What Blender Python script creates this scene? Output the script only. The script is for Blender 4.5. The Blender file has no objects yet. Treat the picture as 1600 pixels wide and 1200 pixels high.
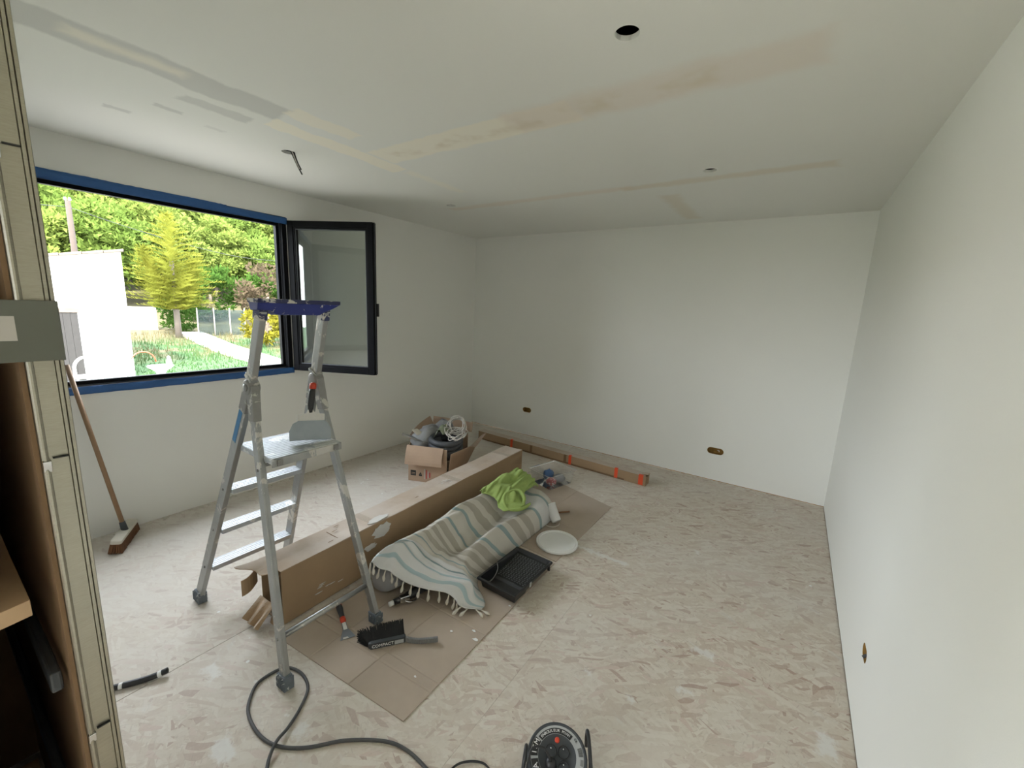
import bpy, bmesh, math, random
from mathutils import Vector, Matrix, Quaternion, noise
from mathutils.geometry import delaunay_2d_cdt
scn = bpy.context.scene
COL = scn.collection
R = math.radians
random.seed(7)

# ------------------------------------------------------------------ camera
cam = bpy.data.cameras.new('camera'); cam_o = bpy.data.objects.new('camera', cam); COL.objects.link(cam_o)
cam.sensor_width = 36.0; cam.lens = 650.73 / 1600 * 36; cam.clip_start = 0.02; cam.clip_end = 500
_r = Vector((0.82473, 0.56387, 0.043247)); _u = Vector((-0.136928, 0.124906, 0.982675)); _f = Vector((-0.548699, 0.816363, -0.180224))
_m = Matrix((( _r.x, _u.x, -_f.x, 3.666), (_r.y, _u.y, -_f.y, -4.459), (_r.z, _u.z, -_f.z, 1.627), (0, 0, 0, 1)))
cam_o.matrix_world = _m
scn.camera = cam_o
# ------------------------------------------------------------------ sky, sun, exposure
SKY = 14.0; SUN = 17.0; EXPOSURE = 0.27
w = bpy.data.worlds.new('sky'); scn.world = w; w.use_nodes = True
nt = w.node_tree; nt.nodes.clear()
st = nt.nodes.new('ShaderNodeTexSky'); st.sky_type = 'NISHITA'; st.sun_disc = False
st.sun_elevation = R(42); st.sun_rotation = R(130); st.air_density = 1.0; st.dust_density = 2.5
hz = nt.nodes.new('ShaderNodeMixRGB'); hz.inputs[0].default_value = 0.72; hz.inputs[2].default_value = (0.90, 0.95, 1.0, 1)
gain = nt.nodes.new('ShaderNodeMixRGB'); gain.blend_type = 'MULTIPLY'; gain.inputs[0].default_value = 1.0; gain.inputs[2].default_value = (0.1, 0.1, 0.1, 1)
bg = nt.nodes.new('ShaderNodeBackground'); bg.inputs[1].default_value = SKY
wo = nt.nodes.new('ShaderNodeOutputWorld')
nt.links.new(st.outputs[0], gain.inputs[1]); nt.links.new(gain.outputs[0], hz.inputs[1])
nt.links.new(hz.outputs[0], bg.inputs[0]); nt.links.new(bg.outputs[0], wo.inputs[0])
sl = bpy.data.lights.new('sun', 'SUN'); sl.energy = SUN; sl.angle = R(0.6); sl.color = (1.0, 0.955, 0.87)
so = bpy.data.objects.new('sun', sl); COL.objects.link(so)
so.rotation_euler = Vector((-0.62, 0.50, -0.72)).to_track_quat('-Z', 'Y').to_euler()
# daylight portal across the open window, guides sampling only
pl = bpy.data.lights.new('window_portal', 'AREA'); pl.shape = 'RECTANGLE'; pl.size = 1.5; pl.size_y = 1.3
pl.cycles.is_portal = True
po = bpy.data.objects.new('window_portal', pl); COL.objects.link(po)
po.location = (-0.10, -3.27, 1.63); po.rotation_euler = Vector((1, 0, 0)).to_track_quat('-Z', 'Y').to_euler()
pl2 = bpy.data.lights.new('hall_portal', 'AREA'); pl2.shape = 'RECTANGLE'; pl2.size = 1.5; pl2.size_y = 1.3  # portal for the extra hall opening in the window wall
pl2.cycles.is_portal = True
po2 = bpy.data.objects.new('hall_portal', pl2); COL.objects.link(po2)
po2.location = (-0.10, -6.1, 1.63); po2.rotation_euler = Vector((1, 0, 0)).to_track_quat('-Z', 'Y').to_euler()
pl3 = bpy.data.lights.new('rear_fill_portal', 'AREA'); pl3.shape = 'RECTANGLE'; pl3.size = 1.1; pl3.size_y = 2.1  # portal for the fill opening added behind the camera
pl3.cycles.is_portal = True
po3 = bpy.data.objects.new('rear_fill_portal', pl3); COL.objects.link(po3)
po3.location = (2.05, -7.45, 1.15); po3.rotation_euler = Vector((0, 1, 0)).to_track_quat('-Z', 'Z').to_euler()
vs = scn.view_settings
vs.view_transform = 'Standard'; vs.look = 'None'; vs.gamma = 1.0; vs.use_curve_mapping = False; vs.exposure = EXPOSURE
scn.cycles.max_bounces = 8; scn.cycles.diffuse_bounces = 5; scn.cycles.transparent_max_bounces = 16
scn.cycles.sample_clamp_indirect = 6.0; scn.cycles.adaptive_threshold = 0.02

# ------------------------------------------------------------------ node helpers
class E:
    """tiny expression wrapper round shader math nodes"""
    nt = None
    def __init__(s, sock): s.s = sock
    @staticmethod
    def m(op, a, b=None, c=None, clamp=False):
        n = E.nt.nodes.new('ShaderNodeMath'); n.operation = op; n.use_clamp = clamp
        for i, x in enumerate((a, b, c)):
            if x is None: continue
            if isinstance(x, E): E.nt.links.new(x.s, n.inputs[i])
            else: n.inputs[i].default_value = x
        return E(n.outputs[0])
    def __add__(s, o): return E.m('ADD', s, o)
    def __sub__(s, o): return E.m('SUBTRACT', s, o)
    def __mul__(s, o): return E.m('MULTIPLY', s, o)
    def abs(s): return E.m('ABSOLUTE', s)
    def max(s, o): return E.m('MAXIMUM', s, o)
    def min(s, o): return E.m('MINIMUM', s, o)
    def step(s, lo, hi):
        n = E.nt.nodes.new('ShaderNodeMapRange'); n.interpolation_type = 'SMOOTHSTEP'
        E.nt.links.new(s.s, n.inputs[0]); n.inputs[1].default_value = lo; n.inputs[2].default_value = hi
        return E(n.outputs[0])
def link(a, b): E.nt.links.new(a.s if isinstance(a, E) else a, b)
def rgb(c): return (c[0], c[1], c[2], 1.0)
def mixc(fac, a, b, blend='MIX'):
    n = E.nt.nodes.new('ShaderNodeMixRGB'); n.blend_type = blend
    for i, x in enumerate((fac, a, b)):
        if isinstance(x, E): link(x, n.inputs[i])
        elif isinstance(x, (tuple, list)): n.inputs[i].default_value = rgb(x)
        else: n.inputs[i].default_value = x
    return E(n.outputs[0])
def tex_noise(vec, scale, detail=3, rough=0.5, out=0, dist=0.0):
    n = E.nt.nodes.new('ShaderNodeTexNoise'); n.inputs['Scale'].default_value = scale
    n.inputs['Detail'].default_value = detail; n.inputs['Roughness'].default_value = rough; n.inputs['Distortion'].default_value = dist
    if vec is not None: link(vec, n.inputs['Vector'])
    return E(n.outputs[out])
def tex_vor(vec, scale, out='Color', feature='F1', rand=1.0):
    n = E.nt.nodes.new('ShaderNodeTexVoronoi'); n.feature = feature
    n.inputs['Scale'].default_value = scale; n.inputs['Randomness'].default_value = rand
    if vec is not None: link(vec, n.inputs['Vector'])
    return E(n.outputs[out])
def mapping(vec, rot=0, scale=(1, 1, 1), loc=(0, 0, 0)):
    n = E.nt.nodes.new('ShaderNodeMapping'); link(vec, n.inputs[0])
    n.inputs['Rotation'].default_value = (0, 0, rot); n.inputs['Scale'].default_value = scale; n.inputs['Location'].default_value = loc
    return E(n.outputs[0])
def sep(vec):
    n = E.nt.nodes.new('ShaderNodeSeparateXYZ'); link(vec, n.inputs[0]); return [E(o) for o in n.outputs]
def comb(x, y, z=0.0):
    n = E.nt.nodes.new('ShaderNodeCombineXYZ')
    for i, a in enumerate((x, y, z)):
        if isinstance(a, E): link(a, n.inputs[i])
        else: n.inputs[i].default_value = a
    return E(n.outputs[0])
def ramp(fac, stops):
    n = E.nt.nodes.new('ShaderNodeValToRGB'); link(fac, n.inputs[0])
    cr = n.color_ramp
    while len(cr.elements) < len(stops): cr.elements.new(0.5)
    for e, (p, c) in zip(cr.elements, stops): e.position = p; e.color = rgb(c)
    return E(n.outputs[0])
def geo_pos():
    return E(E.nt.nodes.new('ShaderNodeNewGeometry').outputs['Position'])
def obj_co():
    return E(E.nt.nodes.new('ShaderNodeTexCoord').outputs['Object'])
def uv_co():
    return E(E.nt.nodes.new('ShaderNodeTexCoord').outputs['UV'])
def obj_rand():
    return E(E.nt.nodes.new('ShaderNodeObjectInfo').outputs['Random'])
def new_mat(name):
    m = bpy.data.materials.new(name); m.use_nodes = True; E.nt = m.node_tree
    return m, m.node_tree.nodes['Principled BSDF']
def bump(b, h, strength=0.3, dist=0.01):
    n = E.nt.nodes.new('ShaderNodeBump'); n.inputs['Strength'].default_value = strength; n.inputs['Distance'].default_value = dist
    link(h, n.inputs['Height']); link(n.outputs[0], b.inputs['Normal'])
def simple(name, col, rough=0.6, metal=0.0, var=0.12, scale=12.0, bmp=0.0, bscale=60.0, dirt=None, dirt_amt=0.0, dirt_scale=9.0, spec=None):
    """plain paint / plastic / metal with mottling, optional dirt splashes and fine relief"""
    m, b = new_mat(name)
    co = obj_co()
    n = tex_noise(co, scale, 4, 0.6)
    c = mixc(n, tuple(x * (1 - var) for x in col), tuple(min(1, x * (1 + var)) for x in col))
    if dirt:
        d = tex_noise(co, dirt_scale, 5, 0.65, dist=0.6).step(0.62 - dirt_amt, 0.66 - dirt_amt)
        c = mixc(d, c, dirt)
    link(c, b.inputs['Base Color'])
    b.inputs['Roughness'].default_value = rough; b.inputs['Metallic'].default_value = metal
    if spec is not None: b.inputs['Specular IOR Level'].default_value = spec
    if bmp: bump(b, tex_noise(co, bscale, 3), bmp, 0.003)
    return m
M = {}
def box_sd(x, y, cx, cy, hx, hy): return (x - cx).abs().__sub__(hx).max((y - cy).abs() - hy)

# painted walls
def wall_mat(name, col, extra=None):
    m, b = new_mat(name); p = geo_pos()
    n = tex_noise(p, 1.3, 3); c = mixc(n, tuple(x * 0.965 for x in col), col)
    if extra: c = extra(p, c)
    link(c, b.inputs['Base Color']); b.inputs['Roughness'].default_value = 0.75
    bump(b, tex_noise(p, 240, 2), 0.12, 0.002)
    return m
M['wall'] = wall_mat('white_wall_paint', (0.87, 0.866, 0.815))
def ceil_extra(p, c):
    wv = tex_noise(p, 5.0, 4, 0.6, out=1)
    x, y, z = sep(p); wx, wy, _ = sep(wv)
    x = x + (wx - 0.5) * 0.10; y = y + (wy - 0.5) * 0.10
    grey = (0.62, 0.62, 0.58); cream = (0.90, 0.855, 0.73); tan = (0.72, 0.64, 0.50)
    nn = tex_noise(p, 3.5, 3)
    def band(c, cx, cy, hx, hy, col, soft=0.02, amt=1.0):
        d = box_sd(x, y, cx, cy, hx, hy).step(soft, -soft) * amt
        return mixc(d, c, col)
    c = band(c, 1.44, -3.72, 0.095, 0.46, grey, 0.015, 0.9)            # wet grey joint, window side
    c = band(c, 1.45, -3.85, 0.035, 0.17, cream, 0.03, 0.7)
    c = band(c, 1.53, -3.09, 0.06, 0.18, cream, 0.012, 0.8)
    c = band(c, 1.31, -2.84, 0.065, 0.42, cream, 0.01, 0.95)
    c = band(c, 1.34, -2.10, 0.04, 0.28, cream, 0.03, 0.5)
    c = band(c, 1.08, -3.53, 0.03, 0.045, grey, 0.01, 0.0)
    c = band(c, 0.765, -3.715, 0.022, 0.055, grey, 0.008, 0.8)
    c = band(c, 1.00, -3.585, 0.022, 0.05, grey, 0.008, 0.8)
    c = band(c, 1.22, -3.46, 0.045, 0.14, grey, 0.012, 0.8)
    c = band(c, 0.93, -3.36, 0.018, 0.045, grey, 0.01, 0.45)
    c = band(c, 2.05, -2.64, 0.66, 0.105, cream, 0.015, 0.9)           # long joint across the ceiling
    c = band(c, 3.0, -2.65, 0.62, 0.11, (0.79, 0.71, 0.62), 0.045, 0.65)
    blot = nn.step(0.5, 0.62) * box_sd(x, y, 2.4, -2.64, 0.9, 0.06).step(0.03, -0.04)
    c = mixc(blot * 0.7, c, tan)
    c = band(c, 1.7, -1.40, 0.85, 0.05, (0.78, 0.70, 0.60), 0.03, 0.6)
    c = band(c, 3.1, -1.38, 0.62, 0.05, tan, 0.03, 0.55)
    c = band(c, 2.73, -0.65, 0.06, 0.44, tan, 0.04, 0.5)
    return c
M['ceiling'] = wall_mat('ceiling_paint_with_joint_compound', (0.83, 0.83, 0.775), ceil_extra)

# OSB
def osb():
    m, b = new_mat('dusty_osb'); p0 = geo_pos(); rr = obj_rand()
    x, y, z = sep(p0)
    p = comb(x + rr * 7.0, y + rr * 13.0)
    warp = tex_noise(p, 3.0, 2, out=1); wx, wy, _ = sep(warp)
    px, py, _ = sep(p)
    p = comb(px + (wx - 0.5) * 0.12, py + (wy - 0.5) * 0.12)
    layers = []
    for i, (ang, sx, sy) in enumerate(((0.9, 11, 48), (-0.45, 12, 56), (1.7, 10, 44), (0.25, 11, 60), (2.5, 13, 50))):
        v = tex_vor(mapping(mapping(p, ang), 0, (sx, sy, 1), (i * 3.1, i * 1.7, 0)), 1.0)
        layers.append(v)
    f = sep(layers[0])[0]; k = sep(layers[0])[1]
    for i, l in enumerate(layers[1:]):
        a, bb, cc = sep(l)
        sel = cc.step(0.52, 0.56)
        f = E(mixc(sel, f, a).s); 
    fac = sep(f)[0] if False else f
    c = ramp(fac, [(0.0, (0.42, 0.30, 0.235)), (0.10, (0.55, 0.455, 0.365)), (0.5, (0.61, 0.54, 0.44)), (0.88, (0.67, 0.61, 0.515)), (1.0, (0.57, 0.44, 0.365))])
    dust = tex_noise(p0, 1.1, 5, 0.6)
    # plaster dust, thickest along the window side
    side = x.step(3.2, 0.9) * 0.42
    for i_, (an_, sc_a, sc_b) in enumerate(((0.6, 16, 120), (-0.7, 18, 130), (1.9, 15, 110))):
        dd = tex_vor(mapping(mapping(p, an_), 0, (sc_a, sc_b, 1), (i_ * 5.3, i_, 0)), 1.0, 'Distance').step(0.24, 0.14) * tex_noise(p0, 3.1 + i_, 2).step(0.42, 0.6)
        c = mixc(dd * 0.42, c, (0.36, 0.29, 0.22))
    fine = tex_noise(p0, 55, 4, 0.65); c = mixc(fine.step(0.45, 0.8) * 0.25, c, (0.74, 0.71, 0.64)); c = mixc(fine.step(0.5, 0.2) * 0.28, c, (0.42, 0.36, 0.28))
    c = mixc((dust.step(0.35, 0.7) * 0.34 + side).min(0.74), c, (0.68, 0.65, 0.60))
    smear = tex_noise(mapping(mapping(p0, 0.4), 0, (3, 9, 1)), 1.6, 5, 0.65).step(0.60, 0.72)
    c = mixc(smear * 0.45, c, (0.66, 0.645, 0.60))
    spk = tex_vor(mapping(p0, 0, (9, 9, 1)), 1.0, 'Distance').step(0.085, 0.05) * tex_noise(p0, 2.3, 1).step(0.5, 0.62)
    c = mixc(spk, c, (0.80, 0.80, 0.77))
    pn = tex_noise(p0, 24, 5, 0.7, out=1); nx, ny, _ = sep(pn)
    qx = x + (nx - 0.5) * 0.11; qy = y + (ny - 0.5) * 0.11
    for cx, cy, hx, hy in ((3.089, -2.866, .022, .010), (3.47, -2.70, .035, .008), (3.501, -2.416, .05, .022), (3.98, -2.62, .03, .05), (3.29, -2.886, .015, .015),
                           (1.75, -3.87, .05, .025), (2.148, -3.977, .05, .03), (3.3, -1.5, .012, .02), (2.75, -1.95, .20, .018), (2.3, -3.78, .03, .03)):
        c = mixc(box_sd(qx, qy, cx, cy, hx, hy).step(0.01, -0.012) * 0.75, c, (0.74, 0.73, 0.69))
    link(c, b.inputs['Base Color']); b.inputs['Roughness'].default_value = 0.8
    bump(b, fac, 0.15, 0.002)
    return m
M['osb'] = osb()
def cardboard(name, col, dusty=0.0, flute=True):
    m, b = new_mat(name); co = obj_co(); p = geo_pos()
    n = tex_noise(co, 5, 5, 0.6)
    c = mixc(n, tuple(x * 0.82 for x in col), tuple(x * 1.12 for x in col))
    d = tex_noise(p, 2.2, 5, 0.65)
    if dusty:
        nz = sep(E(E.nt.nodes.new('ShaderNodeNewGeometry').outputs['Normal']))[2]
        up = nz.step(0.5, 0.9)
        c = mixc((d.step(0.25, 0.7) * 0.55 + 0.35) * up * dusty, c, (0.60, 0.53, 0.46))
    link(c, b.inputs['Base Color']); b.inputs['Roughness'].default_value = 0.82
    bump(b, tex_noise(mapping(co, 0, (4, 160, 4)), 1.0, 2), 0.08, 0.002)
    return m
M['card'] = cardboard('brown_cardboard', (0.37, 0.25, 0.145), 1.0)
M['card_pale'] = cardboard('pale_carton_board', (0.46, 0.33, 0.235), 0.35)
M['card_sheet'] = cardboard('trodden_cardboard_sheet', (0.42, 0.335, 0.255), 0.35)
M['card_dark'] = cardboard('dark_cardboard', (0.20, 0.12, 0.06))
M['plaster'] = simple('dried_plaster', (0.66, 0.64, 0.60), 0.9, var=0.1, bmp=0.3)
def galv():
    m, b = new_mat('galvanised_steel'); co = obj_co()
    n = tex_noise(mapping(co, 0, (60, 60, 700)), 1.0, 3, 0.7); n2 = tex_noise(co, 7, 3)
    c = mixc(n, (0.27, 0.25, 0.195), (0.46, 0.43, 0.35)); c = mixc(n2 * 0.5, c, (0.31, 0.295, 0.245))
    link(c, b.inputs['Base Color']); b.inputs['Roughness'].default_value = 0.36; b.inputs['Metallic'].default_value = 0.9
    bump(b, n, 0.15, 0.001)
    return m
M['alu'] = simple('brushed_aluminium', (0.37, 0.375, 0.365), 0.42, 0.8, 0.18, 16, dirt=(0.62, 0.60, 0.55), dirt_amt=0.03)
M['alu_step'] = simple('ribbed_aluminium_tread', (0.47, 0.49, 0.51), 0.5, 0.55, 0.10, 30, dirt=(0.70, 0.70, 0.68), dirt_amt=0.06)
M['alu_dark'] = simple('grey_hinge_casting', (0.27, 0.265, 0.25), 0.5, 0.35, 0.3, 14, dirt=(0.55, 0.53, 0.48), dirt_amt=0.06, dirt_scale=16)
M['blue_plastic'] = simple('blue_plastic', (0.018, 0.03, 0.20), 0.45, 0, 0.15, 12, dirt=(0.62, 0.60, 0.55), dirt_amt=0.0, dirt_scale=26)
M['blue_splashed'] = simple('blue_plastic_with_paint_splashes', (0.03, 0.035, 0.10), 0.6, 0, 0.2, 12, dirt=(0.60, 0.58, 0.52), dirt_amt=0.11, dirt_scale=22)
M['sticker'] = simple('blue_sticker', (0.03, 0.17, 0.36), 0.5, 0, 0.1, 12, dirt=(0.6, 0.62, 0.62), dirt_amt=-0.02, dirt_scale=60)
M['white_plastic'] = simple('white_plastic', (0.86, 0.86, 0.84), 0.35, 0, 0.03)
M['foot'] = simple('grey_rubber', (0.13, 0.15, 0.17), 0.7, 0, 0.3, 20, dirt=(0.5, 0.5, 0.48), dirt_amt=0.04, dirt_scale=40)
M['black'] = simple('black_plastic', (0.018, 0.018, 0.019), 0.36, 0, 0.2)
M['black_alu'] = simple('black_coated_aluminium', (0.008, 0.008, 0.009), 0.5, 0.0, 0.2, spec=0.06)
M['rubber_seal'] = simple('grey_rubber_seal', (0.07, 0.075, 0.085), 0.5)
M['tape_blue'] = simple('blue_masking_tape', (0.025, 0.105, 0.30), 0.55, 0, 0.22, 7, bmp=0.35, bscale=35)
M['tape_orange'] = simple('orange_tape', (0.75, 0.085, 0.025), 0.5, 0, 0.1)
M['wood'] = simple('pale_pine', (0.50, 0.34, 0.20), 0.65, 0, 0.2, 8)
M['wood_handle'] = simple('broom_handle_wood', (0.30, 0.185, 0.10), 0.6, 0, 0.2, 14)
M['cream_wood'] = simple('cream_painted_wood', (0.62, 0.585, 0.50), 0.6, 0, 0.1)
M['bristle'] = simple('brown_bristles', (0.145, 0.062, 0.025), 0.85, 0, 0.35, 60, bmp=0.8, bscale=140)
M['bristle_black'] = simple('black_bristles', (0.012, 0.012, 0.013), 0.8, 0, 0.4, 60)
M['steel'] = simple('steel_blade', (0.24, 0.265, 0.285), 0.38, 0.75, 0.2, 10, dirt=(0.66, 0.66, 0.64), dirt_amt=0.0, dirt_scale=7)
M['red'] = simple('red_plastic', (0.60, 0.06, 0.025), 0.45)
M['galv'] = galv()
M['galv_dull'] = simple('dull_galvanised_steel', (0.30, 0.29, 0.25), 0.5, 0.5, 0.2, 8)
M['grey_board'] = simple('grey_green_backing_board', (0.125, 0.13, 0.105), 0.8, 0, 0.12, 9)
M['paper'] = simple('off_white_paper', (0.48, 0.45, 0.41), 0.9, 0, 0.05)
M['insul'] = simple('ochre_wood_fibre', (0.33, 0.185, 0.045), 0.9, 0, 0.5, 26, bmp=0.6)
M['void'] = simple('dark_roof_void', (0.03, 0.03, 0.028), 0.95)
M['grey_bag'] = simple('grey_dusty_bag', (0.30, 0.305, 0.31), 0.6, 0, 0.25, 9, bmp=0.4, bscale=22)
M['coil'] = simple('dark_grey_conduit', (0.075, 0.08, 0.09), 0.55, 0, 0.3, 12)
M['white_cable'] = simple('off_white_cable', (0.62, 0.59, 0.54), 0.5)
M['camo'] = simple('mottled_green_rag', (0.20, 0.22, 0.14), 0.9, 0, 0.2, 12, dirt=(0.55, 0.56, 0.50), dirt_amt=0.08, dirt_scale=14)
M['grey_cable'] = simple('grey_rubber_cable', (0.075, 0.075, 0.075), 0.6, 0, 0.2, 40)
M['green_cloth'] = simple('lime_microfibre', (0.33, 0.44, 0.13), 0.95, 0, 0.15, 30, bmp=0.5, bscale=260)
M['tassel'] = simple('cream_cotton', (0.62, 0.58, 0.50), 0.95, 0, 0.1, 40, bmp=0.5, bscale=200)
M['dark_grey'] = simple('charcoal_plastic', (0.045, 0.05, 0.055), 0.5)
M['silver_label'] = simple('silver_label', (0.42, 0.43, 0.43), 0.45, 0.1, 0.06)
M['grey_label'] = simple('grey_label', (0.20, 0.20, 0.20), 0.5)
M['grey_stud'] = simple('worn_grey_plastic', (0.10, 0.105, 0.11), 0.5)
M['chrome'] = simple('chrome', (0.65, 0.65, 0.65), 0.15, 1.0, 0.05)
M['brownwood'] = simple('brown_stick', (0.22, 0.11, 0.05), 0.7)
M['pink_box'] = simple('red_print', (0.48, 0.09, 0.08), 0.6)
M['blue_item'] = simple('blue_plastic_bag', (0.07, 0.15, 0.32), 0.4, 0, 0.3, 20)
M['red_item'] = simple('red_printed_packet', (0.45, 0.10, 0.10), 0.4, 0, 0.3, 20, dirt=(0.6, 0.6, 0.6), dirt_amt=0.08, dirt_scale=40)
def glass(name, tint, refl, rough=0.02, opacity=0.0, diff=(0.8, 0.8, 0.8)):
    m, b = new_mat(name); nt = E.nt; nt.nodes.remove(b)
    tr = nt.nodes.new('ShaderNodeBsdfTransparent'); tr.inputs[0].default_value = rgb(tint)
    gl = nt.nodes.new('ShaderNodeBsdfGlossy'); gl.inputs['Roughness'].default_value = rough
    lw = nt.nodes.new('ShaderNodeFresnel'); lw.inputs[0].default_value = refl
    mx = nt.nodes.new('ShaderNodeMixShader'); link(lw.outputs[0], mx.inputs[0]); link(tr.outputs[0], mx.inputs[1]); link(gl.outputs[0], mx.inputs[2])
    out = mx
    if opacity:
        df = nt.nodes.new('ShaderNodeBsdfDiffuse'); df.inputs[0].default_value = rgb(diff)
        m2 = nt.nodes.new('ShaderNodeMixShader'); m2.inputs[0].default_value = opacity
        link(mx.outputs[0], m2.inputs[1]); link(df.outputs[0], m2.inputs[2]); out = m2
    o = nt.nodes['Material Output']; link(out.outputs[0], o.inputs[0])
    return m
M['glass'] = glass('window_glass', (0.86, 0.89, 0.87), 1.75, 0.01, 0.04, (0.5, 0.52, 0.5))
M['clear_plastic'] = glass('clear_plastic', (0.97, 0.975, 0.975), 1.35, 0.10, 0.06, (0.85, 0.85, 0.85))
M['tape_clear'] = glass('clear_packing_tape', (0.98, 0.97, 0.95), 1.08, 0.2, 0.16, (0.62, 0.56, 0.48))
M['film'] = glass('cloudy_plastic_film', (0.85, 0.85, 0.86), 1.5, 0.25, 0.62, (0.52, 0.51, 0.51))
M['mesh_fence'] = glass('pale_fence_sheet', (0.8, 0.85, 0.86), 1.3, 0.4, 0.30, (0.055, 0.075, 0.075))
def towel_mat():
    m, b = new_mat('striped_cotton_towel'); u, v, _ = sep(uv_co())
    cream = (0.60, 0.57, 0.505); taupe = (0.41, 0.375, 0.315); teal = (0.27, 0.36, 0.365); white = (0.68, 0.68, 0.67); blue = (0.40, 0.52, 0.55)
    st = [(0.0, white)]
    def s(p0, p1, col, base):
        st.extend([(p0, col), (p1, base)])
    n = E.nt.nodes.new('ShaderNodeValToRGB'); link(v, n.inputs[0]); cr = n.color_ramp; cr.interpolation = 'CONSTANT'
    s(0.045, 0.07, blue, white); s(0.12, 0.14, blue, white); s(0.19, 0.205, teal, white)
    st.append((0.245, cream)); s(0.30, 0.312, teal, cream); s(0.345, 0.375, taupe, cream); s(0.395, 0.425, taupe, cream); s(0.445, 0.475, taupe, cream); s(0.50, 0.513, teal, cream)
    s(0.575, 0.59, teal, cream); s(0.62, 0.65, taupe, cream); s(0.675, 0.705, taupe, cream)
    s(0.745, 0.76, teal, white); s(0.83, 0.845, teal, cream)
    while len(cr.elements) < len(st): cr.elements.new(0.5)
    for e, (p, c) in zip(cr.elements, st): e.position = p; e.color = rgb(c)
    c = mixc(tex_noise(obj_co(), 7, 4) * 0.25, E(n.outputs[0]), (0.42, 0.40, 0.36))
    link(c, b.inputs['Base Color']); b.inputs['Roughness'].default_value = 0.95
    bump(b, tex_noise(obj_co(), 300, 2), 0.25, 0.002)
    return m
M['towel'] = towel_mat()
def leaf(name, col, col2):
    m, b = new_mat(name); nt = E.nt; nt.nodes.remove(b)
    p = geo_pos(); n = tex_noise(p, 0.9, 3); n2 = tex_noise(p, 9, 2)
    c = mixc(n * 0.6 + n2 * 0.4, col, col2)
    d = nt.nodes.new('ShaderNodeBsdfDiffuse'); t = nt.nodes.new('ShaderNodeBsdfTranslucent'); mx = nt.nodes.new('ShaderNodeMixShader'); mx.inputs[0].default_value = 0.35
    link(c, d.inputs[0]); link(c, t.inputs[0]); link(d.outputs[0], mx.inputs[1]); link(t.outputs[0], mx.inputs[2])
    link(mx.outputs[0], nt.nodes['Material Output'].inputs[0]); return m
M['pine'] = leaf('pine_needles', (0.06, 0.11, 0.022), (0.15, 0.20, 0.045))
M['pine2'] = leaf('light_pine_needles', (0.09, 0.14, 0.028), (0.20, 0.24, 0.06))
M['conifer'] = leaf('golden_conifer', (0.10, 0.14, 0.022), (0.30, 0.28, 0.05))
M['bush_y'] = leaf('yellow_shrub_leaves', (0.11, 0.11, 0.012), (0.17, 0.15, 0.02))
M['bush_g'] = leaf('bright_green_leaves', (0.03, 0.07, 0.014), (0.055, 0.105, 0.02))
M['bush_p'] = leaf('greyish_pink_twigs', (0.06, 0.055, 0.028), (0.10, 0.068, 0.05))
def grass_mat():
    m, b = new_mat('lawn_and_dry_grass'); p = geo_pos(); x, y, z = sep(p)
    n = tex_noise(p, 1.2, 5, 0.6); n2 = tex_noise(p, 12, 4)
    c = mixc(n2, (0.012, 0.045, 0.007), (0.026, 0.07, 0.012))
    dry = (n.step(0.45, 0.6) * x.step(-14.0, -18.0)).max(x.step(-19, -22) * 0.85)
    c = mixc(dry, c, (0.085, 0.068, 0.030))
    link(c, b.inputs['Base Color']); b.inputs['Roughness'].default_value = 0.95; return m
M['grass'] = grass_mat()
M['stone'] = simple('pale_limestone', (0.42, 0.39, 0.34), 0.9, 0, 0.15, 3)
M['gravel'] = simple('grey_gravel', (0.20, 0.19, 0.17), 0.95, 0, 0.2, 6)
M['dark_oak'] = simple('tarred_pole_wood', (0.045, 0.034, 0.027), 0.95, 0, 0.2, 8)
M['render'] = simple('white_render', (0.74, 0.72, 0.68), 0.9, 0, 0.04, 2)
M['tile'] = simple('weathered_roof_tile', (0.10, 0.078, 0.062), 0.85, 0, 0.25, 5)
M['old_wood'] = simple('weathered_grey_wood', (0.022, 0.02, 0.019), 0.9, 0, 0.3, 12)
M['trunk'] = simple('bark', (0.14, 0.11, 0.085), 0.95, 0, 0.3, 8)
M['pale_trunk'] = simple('pale_bark', (0.10, 0.085, 0.07), 0.95, 0, 0.2, 8)

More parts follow.
